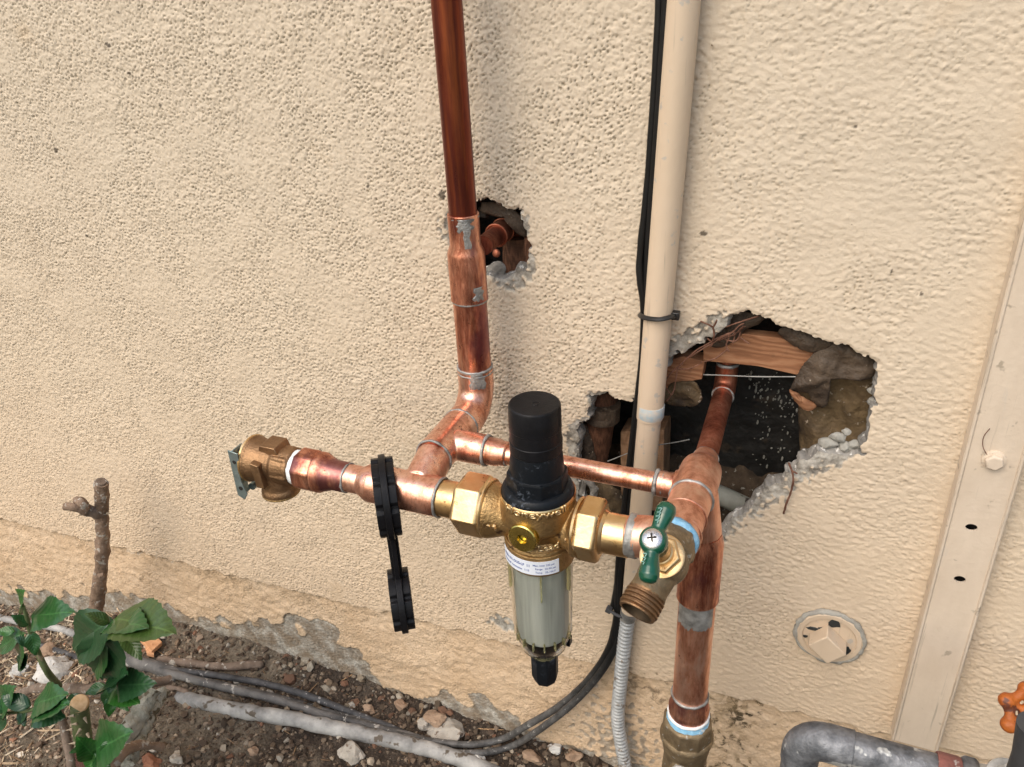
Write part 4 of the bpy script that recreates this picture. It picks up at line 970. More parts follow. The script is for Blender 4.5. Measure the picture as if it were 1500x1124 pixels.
# bowl
zb_t = zl0; zb1 = zf(800, 951, .028); zb2 = zf(802, 968, .02); zk0 = zf(803, 972, .0137); zk1 = zf(803, 1008, .012)
rb = .0300
bowl = fz_([(zb_t+.001,.0305),(zb_t-.004,.0300),(zb1+.012,.0283),(zb1-.003,.0280),(zb1-.008,.0268),(zb2+.001,.0225),(zb2-.004,.0165),(zb2-.005,.0140),(zb2-.0048,.0125),(zb2-.002,.0150),(zb2+.003,.0200),(zb1-.008,.0252),(zb1-.002,.0264),(zb1+.012,.0264),(zb_t-.004,.0284),(zb_t+.001,.0289)], seg=64, caps=False).build('bowl', M['bowl'], fl, sharp=180)
fz_([(zb_t,.0264),(zb1+.004,.0250),(zb1-.0045,.0240)], seg=56).build('filter_screen', M['screen'], fl)
fz_([(zb1-.0043,.0243),(zb1-.007,.0238),(zb2+.003,.0190),(zb2+.002,.012)], seg=40).build('screen_base', M['black'], fl)
rib = None
for k, a in enumerate((CA-1.22, CA-.02, CA+.95, CA-.0+2.2, CA+3.4)):
    mb = MB(); a_ = Vector((math.sin(a), -math.cos(a), 0)); tt = Vector((math.cos(a), math.sin(a), 0))
    wdt = .0042 if k != 1 else .0016
    hgt_ = .028 if k != 1 else .030
    p0 = Vector((FX,YB,zb_t-.002))+a_*.0293
    mb.prism([p0-tt*wdt/2, p0+tt*wdt/2, p0+tt*wdt*.45+Vector((0,0,-hgt_)), p0+Vector((0,0,-hgt_-.002)), p0-tt*wdt*.45+Vector((0,0,-hgt_))], a_*.0022)
    mb.build('bowl_rib', M['bowl_rib'], fl)
for k in range(16):
    a = 2*PI*k/16; a_ = Vector((math.sin(a), -math.cos(a), 0)); tt = Vector((math.cos(a), math.sin(a), 0))
    mb = MB(); p0 = Vector((FX,YB,zb1-.004))+a_*.0262
    mb.box(p0, (.0016,.004,.009), Matrix((tt, a_, Vector((0,0,1)))).transposed()); mb.build('bowl_notch', M['bowl_rib'], fl, bevel=.0003)
fz_([(zb2-.003,.0150),(zb2-.006,.0148),(zk0-.001,.0132)], seg=32).build('drain_collar', M['bowl_rib'], fl)
fz_([(zk0+.002,.0137),(zk1+.006,.0137),(zk1-.002,.0112),(zk1-.0022,.007)], seg=8, phase=.25).build('drain_knob', M['black_dusty'], fl, bevel=.0006)
MB().box((FX+.018, YB+.012, zb2-.001), (.012,.008,.009)).build('drain_tab', M['black'], fl, bevel=.0006)

# ------------------------------------------------------------------ black ring wrench hanging from the branch
wx0 = xT2a+.0135
wr = thing('ring_wrench', 'black plastic double-ended ring wrench hanging round the copper branch', 'wrench', (wx0, YB, ZB-.02))
def annulus(c, ro, ri, x0, x1, n=72):
    "ro(angle) outer radius; profile in the y-z plane extruded along x"
    vs_ = []; fs = []
    for x in (x0, x1):
        for i in range(n):
            a = 2*PI*i/n; r_ = ro(a)
            vs_.append(Vector((x, c[0]+r_*math.cos(a), c[1]+r_*math.sin(a)))); vs_.append(Vector((x, c[0]+ri(a)*math.cos(a), c[1]+ri(a)*math.sin(a))))
    for i in range(n):
        j = (i+1) % n; a, b, c2, d = 2*i, 2*i+1, 2*j, 2*j+1; N2 = 2*n
        fs += [(a,b,d,c2), (N2+a,N2+c2,N2+d,N2+b), (a,c2,N2+c2,N2+a), (b,N2+b,N2+d,d)]
    return vs_, fs
rotw = Matrix.Rotation(R(33), 4, 'Z'); pivot = Vector((0, YB, 0))
def wpart(name, vs_, fs, parent=wr, bev=.0006):
    out = []
    for v in vs_:
        q = rotw @ (v-pivot)+pivot; q.x += wx0; out.append(q)
    return MB().add(out, fs).build(name, M['black'], parent, sharp=25, bevel=bev)
tp = Vector((YB-.002, ZB+.0192-.031)); bt = Vector((YB-.016, tp[1]-.118))
cast = lambda R0, d, n_: (lambda a: R0-(d if (a*n_/(2*PI)) % 1 < .16 else 0))
for s_ in (-1, 1):
    wpart('notched_ring', *annulus(tp, cast(.0385,.0028,9), lambda a: .031, s_*.0030, s_*.0105))
    wpart('notched_ring', *annulus(bt, cast(.0315,.0026,8), lambda a: .0225, s_*.0030, s_*.0105))
wpart('web_ring', *annulus(tp, lambda a: .0415, lambda a: .0312, -.0032, .0032))
wpart('web_ring', *annulus(bt, lambda a: .0345, lambda a: .0227, -.0032, .0032))
mb = MB(); d_ = (bt-tp).normalized(); nrm = Vector((-d_[1], d_[0]))
def yz(p, x): return Vector((x, p[0], p[1]))
for s0, s1, hw in ((-.0052, .0052, .0085), (-.0024, .0024, .0125)):
    A_ = tp+d_*.036; B_ = bt-d_*.028
    poly = [yz(A_-nrm*hw*1.3, s0), yz(B_-nrm*hw, s0), yz(B_+nrm*hw, s0), yz(A_+nrm*hw*1.3, s0)]
    mb.prism(poly, (s1-s0, 0, 0))
wpart('handle', mb.v, mb.f)

# ------------------------------------------------------------------ left brass valve (relief / vent)
xa_ = xl4+.004
lv = thing('relief_valve', 'dark bronze relief valve with steel lever on the left end of the branch', 'valve', (xa_-.04, YB, ZB-.03))
MB().lathe((xa_,YB,ZB), (1,0,0), [(-.012,.0176),(-.003,.0186),(.004,.0180),(.006,.017)], 40, wob=.0012).build('thread_tape', M['ptfe'], lv, sharp=180)
mb = MB()
mb.lathe((xa_-.008,YB,ZB), (-1,0,0), [(0,.0175),(.002,.0195),(.020,.0200),(.026,.0175),(.034,.0180)], 36)
mb.lathe((xa_-.032,YB,ZB), (-1,0,0), [(0,.0185),(.004,.0200),(.010,.0205),(.025,.0232),(.0265,.0242),(.029,.0242)], 48)
dn = Vector((xa_-.035, YB, ZB))
mb.lathe(dn, (0,0,-1), [(0,.0175),(.026,.0178),(.030,.0195),(.035,.0197)], 40)
mb.build('body', M['bronze'], lv, blend=.0008, smooth_it=4)
MB().lathe((xa_-.009,YB,ZB), (-1,0,0), [(0,.0195),(.002,.0212),(.018,.0212),(.021,.0200)], 6, phase=.35).build('wrench_flats', M['bronze'], lv, bevel=.0022)
MB().prism([Vector((xa_-.046,YB-.0245,ZB+.012)), Vector((xa_-.036,YB-.0245,ZB+.010)), Vector((xa_-.034,YB-.024,ZB-.017)), Vector((xa_-.044,YB-.024,ZB-.017))], (0,.02,0)).build('side_rib', M['bronze'], lv, bevel=.0008)
MB().prism([Vector((xa_-.042,YB-.010,ZB+.0245)), Vector((xa_-.024,YB-.010,ZB+.0245)), Vector((xa_-.020,YB-.010,ZB+.014)), Vector((xa_-.046,YB-.010,ZB+.014))], (0,.022,0)).build('top_rib', M['bronze'], lv, bevel=.0008)
MB().lathe(dn+Vector((0,0,-.034)), (0,0,-1), [(-.001,.0192),(0,.0199),(.0015,.0199),(.002,.0190),(.0018,.0150),(-.010,.0145)], 40, caps=False).build('outlet_rim', M['brass_cast'], lv)
MB().lathe((xa_-.0605,YB,ZB), (-1,0,0), [(-.001,.0236),(0,.0247),(.0018,.0247),(.0028,.0232),(.002,.0205)], 48).build('disc', M['brass'], lv)
# lever: bent steel strap with hole
xL = xa_-.068
q = [Vector((xL, YB-.012, ZB+.020)), Vector((xL-.001, YB-.012, ZB+.010)), Vector((xL, YB-.012, ZB-.020)), Vector((xL-.002, YB-.012, ZB-.034))]
lev = thing  # (name kept free)
mb = MB()
pr = spline([Vector((xL+.001, YB-.014, ZB+.021)), Vector((xL-.004, YB-.014, ZB+.010)), Vector((xL-.002, YB-.014, ZB-.012)), Vector((xL-.004, YB-.014, ZB-.030)), Vector((xL-.002, YB-.014, ZB-.036))], 6)
vs_ = []; fs = []
for i, p in enumerate(pr):
    for dx, dy in ((-.0009,-.0075),(.0009,-.0075),(.0009,.0075),(-.0009,.0075)): vs_.append(p+Vector((dx, dy, 0)))
    if i: k = (i-1)*4; fs += [(k+a, k+(a+1) % 4, k+4+(a+1) % 4, k+4+a) for a in range(4)]
fs += [(3,2,1,0), tuple(len(vs_)-4+a for a in range(4))]
# side flange of the lever
mb.add(vs_, fs); lvr = mb.build('lever', M['zinc'], lv, bevel=.0004)
mb = MB(); mb.prism([Vector((xL-.004,YB-.0225,ZB+.021)), Vector((xL+.008,YB-.0225,ZB+.019)), Vector((xL+.006,YB-.0225,ZB-.002)), Vector((xL+.004,YB-.0225,ZB-.014)), Vector((xL+.008,YB-.0225,ZB-.030)), Vector((xL+.003,YB-.0225,ZB-.038)), Vector((xL-.005,YB-.0225,ZB-.034))], (0,.0014,0)); mb.build('lever_cheek', M['zinc'], lvr, bevel=.0004)
for zo, r_ in ((.008,.0022), (-.024,.0024)): MB().lathe((xL+.0015,YB-.0222,ZB+zo), (0,-1,0), [(0,r_),(.0006,r_),(.0007,r_*.8)], 16).build('rivet_hole', M['dark'], lvr)
MB().lathe((xL+.004,YB+.002,ZB-.030), (0,1,0), [(-.012,.004),(.010,.004)], 16).build('lever_pin', M['zinc'], lvr)
MB().cyl((xL-.001,YB,ZB+.004), (xa_-.060,YB,ZB+.004), .004).build('stem', M['zinc'], lv)

# ------------------------------------------------------------------ hose bib
bi0 = Vector((XD-.001, -.214, ZR+.004)); bin_ = Vector((.0,-1,.10)).normalized()
hb = thing('hose_bib', 'brass hose tap with green two-lobed handle and threaded outlet', 'tap', bi0+Vector((0,-.03,-.05)))
MB().lathe(bi0, bin_, [(-.003,.0186),(0,.0192),(.002,.0200),(.0045,.0192),(.006,.018)], 40, wob=.001).build('thread_sealant', M['ptfe_blue'], hb, sharp=180)
bc_ = P(974,822,-.246)
spd = (P(939,886,-.280)-bc_); spL = spd.length; spd.normalize()
std = (P(955,788,-.284)-bc_).normalized()
mb = MB()
mb.lathe(bi0+bin_*.004, bin_, [(0,.0172),(.010,.0185),(.022,.0175)], 36)
mb.lathe(bc_-Vector((0,0,.001)), std, [(-.016,.0150),(-.006,.0180),(.008,.0178),(.016,.0168)], 36)
mb.lathe(bc_, spd, [(-.008,.0175),(spL*.3,.0152),(spL*.62,.0142),(spL*.78,.0152)], 36)
mb.build('body', M['brass_old'], hb, blend=.0008, smooth_it=6)
MB().lathe(bi0+bin_*.005, bin_, [(0,.0188),(.003,.0200),(.012,.0200),(.0145,.0188)], 6, phase=.2).build('inlet_hexagon', M['brass_old'], hb, bevel=.0012)
# threaded outlet
pf = [(spL*.72,.0140),(spL*.76,.0150)]
for k in range(4): s_ = spL*.80+k*.0034; pf += [(s_,.0142),(s_+.0008,.0156),(s_+.0020,.0156),(s_+.0028,.0142)]
e_ = pf[-1][0]; pf += [(e_+.001,.0147),(e_+.0022,.0143),(e_+.0022,.0122)]
MB().lathe(bc_, spd, pf, 48, caps=False).build('threaded_outlet', M['bronze'], hb, sharp=40)
MB().lathe(bc_, spd, [(e_+.0022,.0122),(e_-.006,.0118),(e_-.012,.0095),(e_-.012,.0005)], 40, caps=False).build('outlet_bore', M['bore'], hb)
# bonnet, packing nut
s0 = bc_+std*.013
MB().lathe(s0, std, [(0,.0165),(.0015,.0172),(.003,.0172),(.0036,.0160)], 40).build('bonnet_washer', M['brass'], hb)
MB().lathe(s0+std*.0032, std, [(0,.0148),(.0015,.0152),(.006,.0152),(.0072,.0142)], 6, phase=.5).build('bonnet_nut', M['brass'], hb, bevel=.0008)
MB().lathe(s0+std*.0100, std, [(0,.0105),(.006,.0100),(.0065,.0090),(.018,.0085)], 32).build('packing_nut', M['brass'], hb)
# handle
hc_ = bc_+std*((P(955,788,-.284)-bc_).length-.006)
def on_plane(px, py, o_, n_):
    d = fwd + rt*((px-CX)/F_PX) - up*((py-CY)/F_PX); return CAM+d*((o_-CAM).dot(n_)/d.dot(n_))
hv = (on_plane(968,738,hc_,std)-on_plane(940,842,hc_,std)).normalized(); hu = hv.cross(std).normalized()
mb = MB()
mb.lathe(hc_-std*.006, std, [(-.002,.0075),(0,.0098),(.004,.0106),(.008,.0100),(.0105,.0080)], 32)
def lobe(dirv, sx):
    prof = [(0,.0060),(.008,.0052),(.013,.0058),(.019,.0071),(.0245,.0076),(.0285,.0061),(.0303,.0028)]
    pts_ = [hc_-std*.001+dirv*t_+hu*sx*t_*.12-std*(t_*.06) for t_, _ in prof]
    mb.tube(pts_, [r_ for _, r_ in prof], 24)
lobe(hv, 1); lobe(-hv, 1)
hd = mb.build('handle', M['green'], hb, blend=.0006, smooth_it=8)
MB().lathe(hc_+std*.0042, std, [(0,.0074),(.0010,.0072),(.0024,.0050),(.0027,.0001)], 28).build('screw', M['chrome'], hd)
for a in (.35, .35+PI/2):
    dd = hu*math.cos(a)+hv*math.sin(a); MB().box(hc_+std*.0066, (.0066,.0014,.0010), Matrix((dd, std.cross(dd), std)).transposed()).build('screw_slot', M['dark'], hd)
for k, (t_, L_k) in enumerate(((.0125,.0020),(.0155,.0026),(.0185,.0022),(.0215,.0026),(-.0130,.0024),(-.0160,.0022),(-.0190,.0018))):
    sg = 1 if t_ > 0 else -1
    for q_ in (0, 1):
        dd_ = (hu*(1 if q_ else .3)+hv*(.3 if q_ else 1)).normalized()
        MB().box(hc_+hv*(t_+q_*.0010)+hu*(sg*.0010-.0012*q_)+std*(.0050+.0012*abs(t_)/.03), (L_k, .0005, .0006), Matrix((dd_, std.cross(dd_), std)).transposed()).build('worn_mark', M['green_text'], hd)

# ------------------------------------------------------------------ bottom brass valve under the drop pipe
bv = thing('shutoff_valve', 'weathered brass shutoff valve under the thick copper drop pipe', 'valve', (XV, YD, zd3-.2))
MB().lathe((XV,YD,zd3+.004), (0,0,-1), [(0,.0196),(.002,.0206),(.010,.0222),(.014,.0225)], 44, wob=.0012).build('thread_sealant', M['ptfe_blue'], bv, sharp=180)
MB().ring((XV,YD,zd3+.003), (0,0,1), .0198, .0022, 44, 8, wob=.001).build('thread_tape', M['ptfe'], bv, sharp=180)
MB().lathe((XV,YD,zd3-.004), (0,0,-1), [(0,.0225),(.003,.0262),(.022,.0270),(.026,.0265)], 8, phase=.15).build('hexagon', M['brass_old'], bv, bevel=.0012)
mb = MB(); mb.lathe((XV,YD,zd3-.026), (0,0,-1), [(0,.0265),(.003,.0280),(.006,.0280),(.010,.0262),(.035,.0225),(.060,.024),(.10,.0255)], 44)
mb.lathe((XV,YD,zd3-.062), (0,-1,0), [(0,.013),(.036,.012)], 28)
mb.build('body', M['brass_old'], bv, blend=.001, smooth_it=4)
MB().ring((XV+.001,YD-.034,zd3-.056), (0,-1,.25), .0105, .0030, 32, 10, wob=.0012).build('packing_ring', M['galv_white'], bv)
MB().lathe((XV-.002,YD-.036,zd3-.064), (0,-1,0), [(0,.009),(.006,.009),(.008,.006)], 6).build('stem_nut', M['copper_dull'], bv)
MB().cyl((XV,YD,zd3-.12), (XV,YD,-.05), .0172, seg=36).build('supply_pipe', M['copper_dull'], bv)

# ------------------------------------------------------------------ strut
YS = -.019
sx0 = .5*(P(1500,345,YS).x+P(1310,1075,YS).x); sx1 = .5*(P(1500,660,YS).x+P(1375,1088,YS).x)
zsb = P(1345,1094,YS).z; zst = 1.6; wS = sx1-sx0
st = thing('strut_post', 'beige painted steel strut post with hex bolt and round holes', 'post', ((sx0+sx1)/2, YS, zsb))
holes = []
for a, b in ((1423,773),(1406,849)): q = P(a, b, YS); holes.append((q.x, q.z))
for k in range(1, 8): holes.append((holes[0][0]+.001, holes[0][1]+k*(holes[0][1]-holes[1][1])))
bolt_p = P(1456,674,YS)
holes = [h for h in holes if abs(h[1]-bolt_p.z) > .02 and h[1] < bolt_p.z]
mb = MB()
HC = .010
segs = sorted(holes, key=lambda h: h[1]); zcur = zsb
def fq(z0, z1): mb.add([(sx0,YS,z0),(sx1,YS,z0),(sx1,YS,z1),(sx0,YS,z1)], [(0,1,2,3)])
for hx, hz in segs:
    fq(zcur, hz-HC)
    n = 24; sq = []; ci = []; ci2 = []
    for k in range(n):
        a = 2*PI*k/n-PI*.75; c_, s_ = math.cos(a), math.sin(a); m_ = max(abs(c_), abs(s_))
        x_ = c_/m_; z_ = s_/m_
        X_ = hx+x_*(hx-sx0 if x_ < 0 else sx1-hx); sq.append((X_, YS, hz+z_*HC)); ci.append((hx+.0052*c_, YS, hz+.0040*s_)); ci2.append((hx+.0052*c_, YS+.0022, hz+.0040*s_))
    mb.add(sq+ci+ci2, [(k, (k+1) % n, n+(k+1) % n, n+k) for k in range(n)]+[(n+k, n+(k+1) % n, 2*n+(k+1) % n, 2*n+k) for k in range(n)])
    zcur = hz+HC
fq(zcur, zst)
bm_o = mb.build('front_face', M['paint_strut'], st, smooth=False)
mb = MB(); mb.box((sx0-.0005, (YS-.001)/2, (zsb+zst)/2), (.0035, -YS+.002, zst-zsb)); mb.box((sx1+.0005, (YS-.001)/2, (zsb+zst)/2), (.0035, -YS+.002, zst-zsb))
mb.build('side_flanges', M['paint_strut'], st, bevel=.0012)
MB().box(((sx0+sx1)/2, -.003, (zsb+zst)/2), (wS-.004, .0015, zst-zsb-.01)).build('back_plate', M['dark'], st)
bl = MB().lathe(bolt_p, (0,-1,0), [(0,.0098),(.0012,.0098),(.0016,.0090)], 28).build('washer', M['paint_strut'], st)
MB().lathe(bolt_p+Vector((0,-.0014,0)), (0,-1,0), [(0,.0080),(.0045,.0080),(.0056,.0068)], 6, phase=.3).build('bolt_head', M['paint_strut'], st, bevel=.0006)
MB().tube(spline([P(1447,668,YS-.001), P(1440,655,YS-.003), P(1441,640,YS-.004), P(1450,628,YS-.003)], 5), .0004, 6).build('paint_hair', M['rust'], st)

# ------------------------------------------------------------------ clean-out plug
pc = P(1215, 931, 0); pr_ = .0345
cp = thing('cleanout_plug', 'beige painted round cleanout cover with raised square nub low on the wall', 'plug', pc)
MB().lathe((pc.x,.003,pc.z), (0,-1,0), [(-.004,pr_),(.007,pr_),(.0085,pr_-.0015),(.0085,pr_-.006),(.0062,pr_-.0075),(.0062,.0001)], 56, caps=False).build('cover', M['paint'], cp)
MB().ring((pc.x,-.002,pc.z), (0,1,0), pr_+.0005, .003, 56, 8, wob=.003, wsc=160).build('mortar_bed', M['stone_grey'], cp, sharp=180)
mb = MB(); rot = Matrix.Rotation(R(42), 3, 'Y'); mb.box((pc.x-.001,-.013,pc.z-.001), (.030,.020,.026), rot); mb.build('square_nub', M['paint'], cp, bevel=.0012)
for a, b, s1_, s2_, rr_ in ((1224,914,.006,.007,.2),(1241,955,.005,.009,.4),(1234,963,.010,.0035,.3),(1192,922,.008,.0028,.5),(1179,932,.004,.002,.4),(1203,921,.004,.002,.1)):
    q = P(a, b, -.0036); MB().add(*rock((q.x,-.0036,q.z), (s1_,.0007,s2_), a, 2, .5)).build('bare_patch', M['paint_dark'], cp)

# ------------------------------------------------------------------ galvanised pipe and orange-wheel valve
YG = -.200
ge = P(1174, 1094, YG); gr = P(1400, 1116, YG); zg = (ge.z+gr.z)/2-.0025
gv = thing('galvanised_pipe', 'weathered galvanised steel pipe turning down at an elbow, lower right', 'pipe', (ge.x, YG, 0))
rE = .020; xE = ge.x
arc = [Vector((xE+.0,YG,-.05)), Vector((xE,YG,zg-rE-.010))]+[Vector((xE+rE-rE*math.cos(a), YG, zg-rE+rE*math.sin(a))) for a in [PI/2*k/8 for k in range(9)]]
arc.append(Vector((xE+rE+.020,YG,zg)))
MB().tube(arc[1:], .0165, 28).build('elbow', M['galv'], gv, sharp=60)
MB().cyl(arc[0], arc[1], .0152, seg=28).build('drop_leg', M['galv'], gv)
xG2 = P(1388,1112,YG).x
MB().cyl((xE+rE+.019,YG,zg), (xG2,YG,zg), .0153, seg=36).build('run', M['galv'], gv)
MB().ring((xE+rE+.020,YG,zg), (1,0,0), .0160, .0008, 36, 8).build('joint_line', M['galv'], gv)
MB().lathe((xG2-.006,YG,zg), (1,0,0), [(0,.0172),(.002,.0178),(.016,.0178),(.018,.0170)], 36).build('doped_thread', M['galv_red'], gv)
gvv = thing('gate_valve', 'pale iron gate valve with chipped orange handwheel at the right edge', 'valve', (P(1470,1110,YG).x, YG, zg))
xv0 = xG2+.012
MB().lathe((xv0,YG,zg), (1,0,0), [(0,.0185),(.002,.0205),(.010,.0205),(.013,.0180)], 8, phase=.2).build('inlet_collar', M['galv'], gvv, bevel=.001)
vc = Vector((P(1474,1118,YG).x, YG, zg)); bd = Vector((.25,-.35,1)).normalized()
mb = MB(); mb.lathe((xv0+.012,YG,zg), (1,0,0), [(0,.0165),(.012,.0180),(.05,.0180)], 36); mb.lathe(vc, bd, [(-.012,.018),(.018,.0165)], 32); mb.build('body', M['galv_white'], gvv, blend=.001, smooth_it=4)
MB().lathe(vc+bd*.017, bd, [(0,.0182),(.002,.0192),(.005,.0192),(.006,.0180)], 32).build('bonnet_ring', M['galv_white'], gvv)
MB().lathe(vc+bd*.022, bd, [(0,.014),(.014,.0135),(.016,.011)], 6).build('bonnet_nut', M['galv_white'], gvv, bevel=.0008)
MB().cyl((xv0+.055,YG,zg), (xv0+.30,YG,zg), .0150, seg=28).build('outlet_pipe', M['galv'], gvv)
wc = P(1508,1045,YG-.012); wd = Vector((.18,-.75,.62)).normalized()
MB().tube([vc+bd*.03, wc], .0040, 14).build('stem', M['galv'], gvv)
wu = (-rt+wd*rt.dot(wd)).normalized(); ww = wd.cross(wu)
mb = MB(); nL_ = 6; lp = []
for k in range(nL_*8):
    a = 2*PI*k/(nL_*8); r_ = .0150+.0015*math.cos(nL_*a); lp.append(wc+(wu*math.cos(a+PI/6)+ww*math.sin(a+PI/6))*r_)
lp.append(lp[0]); lp.append(lp[1])
hw_ = MB(); hw_.tube(lp, .0038, 12, caps=False)
for k in range(nL_):
    a = 2*PI*k/nL_+PI/6; dd = wu*math.cos(a)+ww*math.sin(a)
    hw_.tube([wc, wc+dd*.009, wc+dd*.017], [.0034,.0028,.0032], 10)
    v_, f_ = rock(wc+dd*.0172, (.0066,.0066,.0060), k, 2, .08, 0); hw_.add(v_, f_)
hw_.lathe(wc-wd*.004, wd, [(0,.007),(.008,.007)], 20)
hw_.build('handwheel', M['orange'], gvv, blend=.0009, smooth_it=4)
gpz = P(1516,1080,-.30)
o = MB().tube([P(1520,1062,-.30)+Vector((.0,0,0)), P(1512,1110,-.30), Vector((P(1506,1200,-.30).x, -.30, -.06))], .0115, 20).build('grey_post', M['gap'], None)
tag(o, 'dark grey round post tip cut off by the right edge', 'post')

# ------------------------------------------------------------------ rusty lath wires at the hole
def wire(label, pxs, r=.0007, mat='rust', Y=.004, twist=False, wires=[]):
    pts_ = []
    for p_ in pxs: pts_.append(P(p_[0], p_[1], p_[2] if len(p_) > 2 else Y))
    return MB().tube(spline(pts_, 6), r, 6, wob=r*.5, wsc=300).build('lath_wire', M[mat], wall, sharp=180)
W1 = [[(972,562,.0),(982,548),(996,535),(1010,522),(1022,512),(1040,502),(1050,496),(1064,490),(1075,486)],
 [(1010,524),(1028,512),(1044,503),(1058,494),(1072,488),(1082,478),(1090,474)],
 [(972,563),(978,572),(984,578,-.002),(988,568),(990,556),(993,540),(1000,533)],
 [(984,578),(976,588)], [(994,541),(1010,540),(1024,534),(1028,530)],
 [(1026,471,-.010),(1036,475,-.008),(1044,480,-.004),(1046,492,-.002),(1044,500)], [(1044,480,-.004),(1048,474,-.006),(1050,469,-.010)],
 [(1060,497),(1075,500),(1082,495),(1086,482),(1092,478)], [(1074,503),(1076,492),(1074,484)],
 [(1065,512),(1058,518),(1046,526),(1032,530)], [(1060,480),(1078,474),(1096,468),(1112,463)],
 [(1085,495),(1092,500),(1098,504)], [(1036,496),(1044,503),(1040,508)], [(1068,494),(1064,506),(1068,515)]]
for k, l in enumerate(W1): wire('', l, .0009 if k in (5, 6) else .00075)
for k in (0, 1):
    q = [P(a+1.5, b+2.5, .003) for a, b in [(1052,497),(1062,492),(1072,489),(1080,483),(1088,476)]]; MB().tube(spline(q, 5), .0011, 6, wob=.0008, wsc=500).build('lath_wire', M['rust'], wall, sharp=180)
wire('', [(1155,678,-.002),(1160,690,-.004),(1162,705,-.006),(1158,722,-.005),(1152,738,-.006),(1148,752,-.004)], .0011, 'rust')
wire('', [(1160,690,-.004),(1168,694,-.006)], .0008, 'rust')
wire('', [(1030,549,.02),(1060,550,.02),(1110,552,.02),(1172,552,.02)], .0007, 'wire_grey')
wire('', [(890,676,.01),(905,670,.01),(925,662,.01)], .0006, 'wire_grey'); wire('', [(965,652,.02),(990,648,.02),(1010,644,.02)], .0006, 'wire_grey')
# inside the small hole: branch fittings and a screw
sh = thing('buried_fitting', 'dull copper elbow fitting inside the small hole behind the riser', 'pipe fitting', P(735,345,.04))
a_, b_, c_ = P(708,360,-.03), P(727,345,.012), P(748,328,.052)
MB().cyl(a_, b_, .0098, seg=28).build('stub', M['copper_dull'], sh)
MB().cyl(b_, c_, .0122, seg=28).build('socket', M['copper_dull'], sh)
MB().ring(b_, c_-b_, .0118, .0012, 28, 8).build('solder_joint', M['copper_dull'], sh)
MB().ring(b_.lerp(c_, .45), c_-b_, .0122, .0010, 28, 8).build('bead', M['copper_dull'], sh)
MB().tube(spline([c_, P(752,322,.062), P(758,345,.07), P(758,380,.07)], 6), .0125, 24).build('elbow', M['copper_dull'], sh)
q = P(728,371,.02); MB().lathe(q, (-.1,-1,.3), [(0,.0045),(.002,.0045),(.003,.003)], 20).build('screw', M['copper_dull'], sh)
MB().box(P(709,310,.03), (.010,.01,.012)).build('strap', M['dark'], sh, bevel=.002)

# ------------------------------------------------------------------ irrigation tubes on the soil
def tubing(label, pts_, r, mat, group='irrigation tubes on the soil'):
    return tag(MB().tube(spline(pts_, 10), r, 14, wob=r*.18, wsc=70).build('irrigation_tube', M[mat], None, sharp=180), label, 'tube', group)
tubing('thick whitened tube lying along the bed towards the cable sweep', [GG(255,1020,-.014), GG(286,1027,.002), GG(350,1041,.007), GG(420,1052,.008), GG(500,1069,.008), GG(580,1086,.008), GG(650,1104,.007), GG(700,1122,.004), GG(760,1150,.0)], .0112, 'tubing_white')
tubing('dusty black tube crossing from the left edge, furthest from the wall of the thin ones', [GG(170,962,.008), GG(250,988,.008), GG(320,1005,.008), GG(400,1024,.008), GG(470,1046,.006), GG(540,1064,.006), GG(620,1084,.004)], .0066, 'tubing_dusty')
tubing('thin dusty black tube nearest the wall', [GG(255,982,.006), GG(320,990,.008), GG(390,1002,.008), GG(450,1019,.008), GG(505,1040,.006), GG(560,1062,.003), GG(600,1078,-.004)], .0052, 'cable_dusty')
tubing('wide grey tube behind the rose leaves at the left', [GG(150,945,.005), GG(185,965,.008), GG(230,978,.008), GG(262,990,.004)], .011, 'tubing_dusty')
tubing('pale thin tube along the wall foot at the far left', [GG(-20,900,.006), GG(40,915,.008), GG(90,922,.006), GG(130,938,.002)], .0065, 'tubing_white')
tubing('thin black tube half buried left of the rose canes', [GG(-10,925,.004), GG(40,940,.006), GG(90,955,.004), GG(150,975,.002)], .005, 'cable_dusty')
o = MB().tube(spline([GG(232,966,.005), GG(280,972,.008), GG(330,976,.008), GG(386,972,.006)], 8), [.0065]*24+[.005], 10, wob=.003, wsc=60).build('fallen_stick', M['bark'], None, sharp=180); tag(o, 'brown dead stick lying between the wall foot and the tubes', 'stick')
o = MB().tube(spline([GG(220,1015,.004), GG(260,1010,.002), GG(300,1035,.0)], 8), .004, 8, wob=.002, wsc=60).build('fallen_stick', M['bark'], None, sharp=180); tag(o, 'short dark stick beside the start of the thick whitened tube', 'stick')
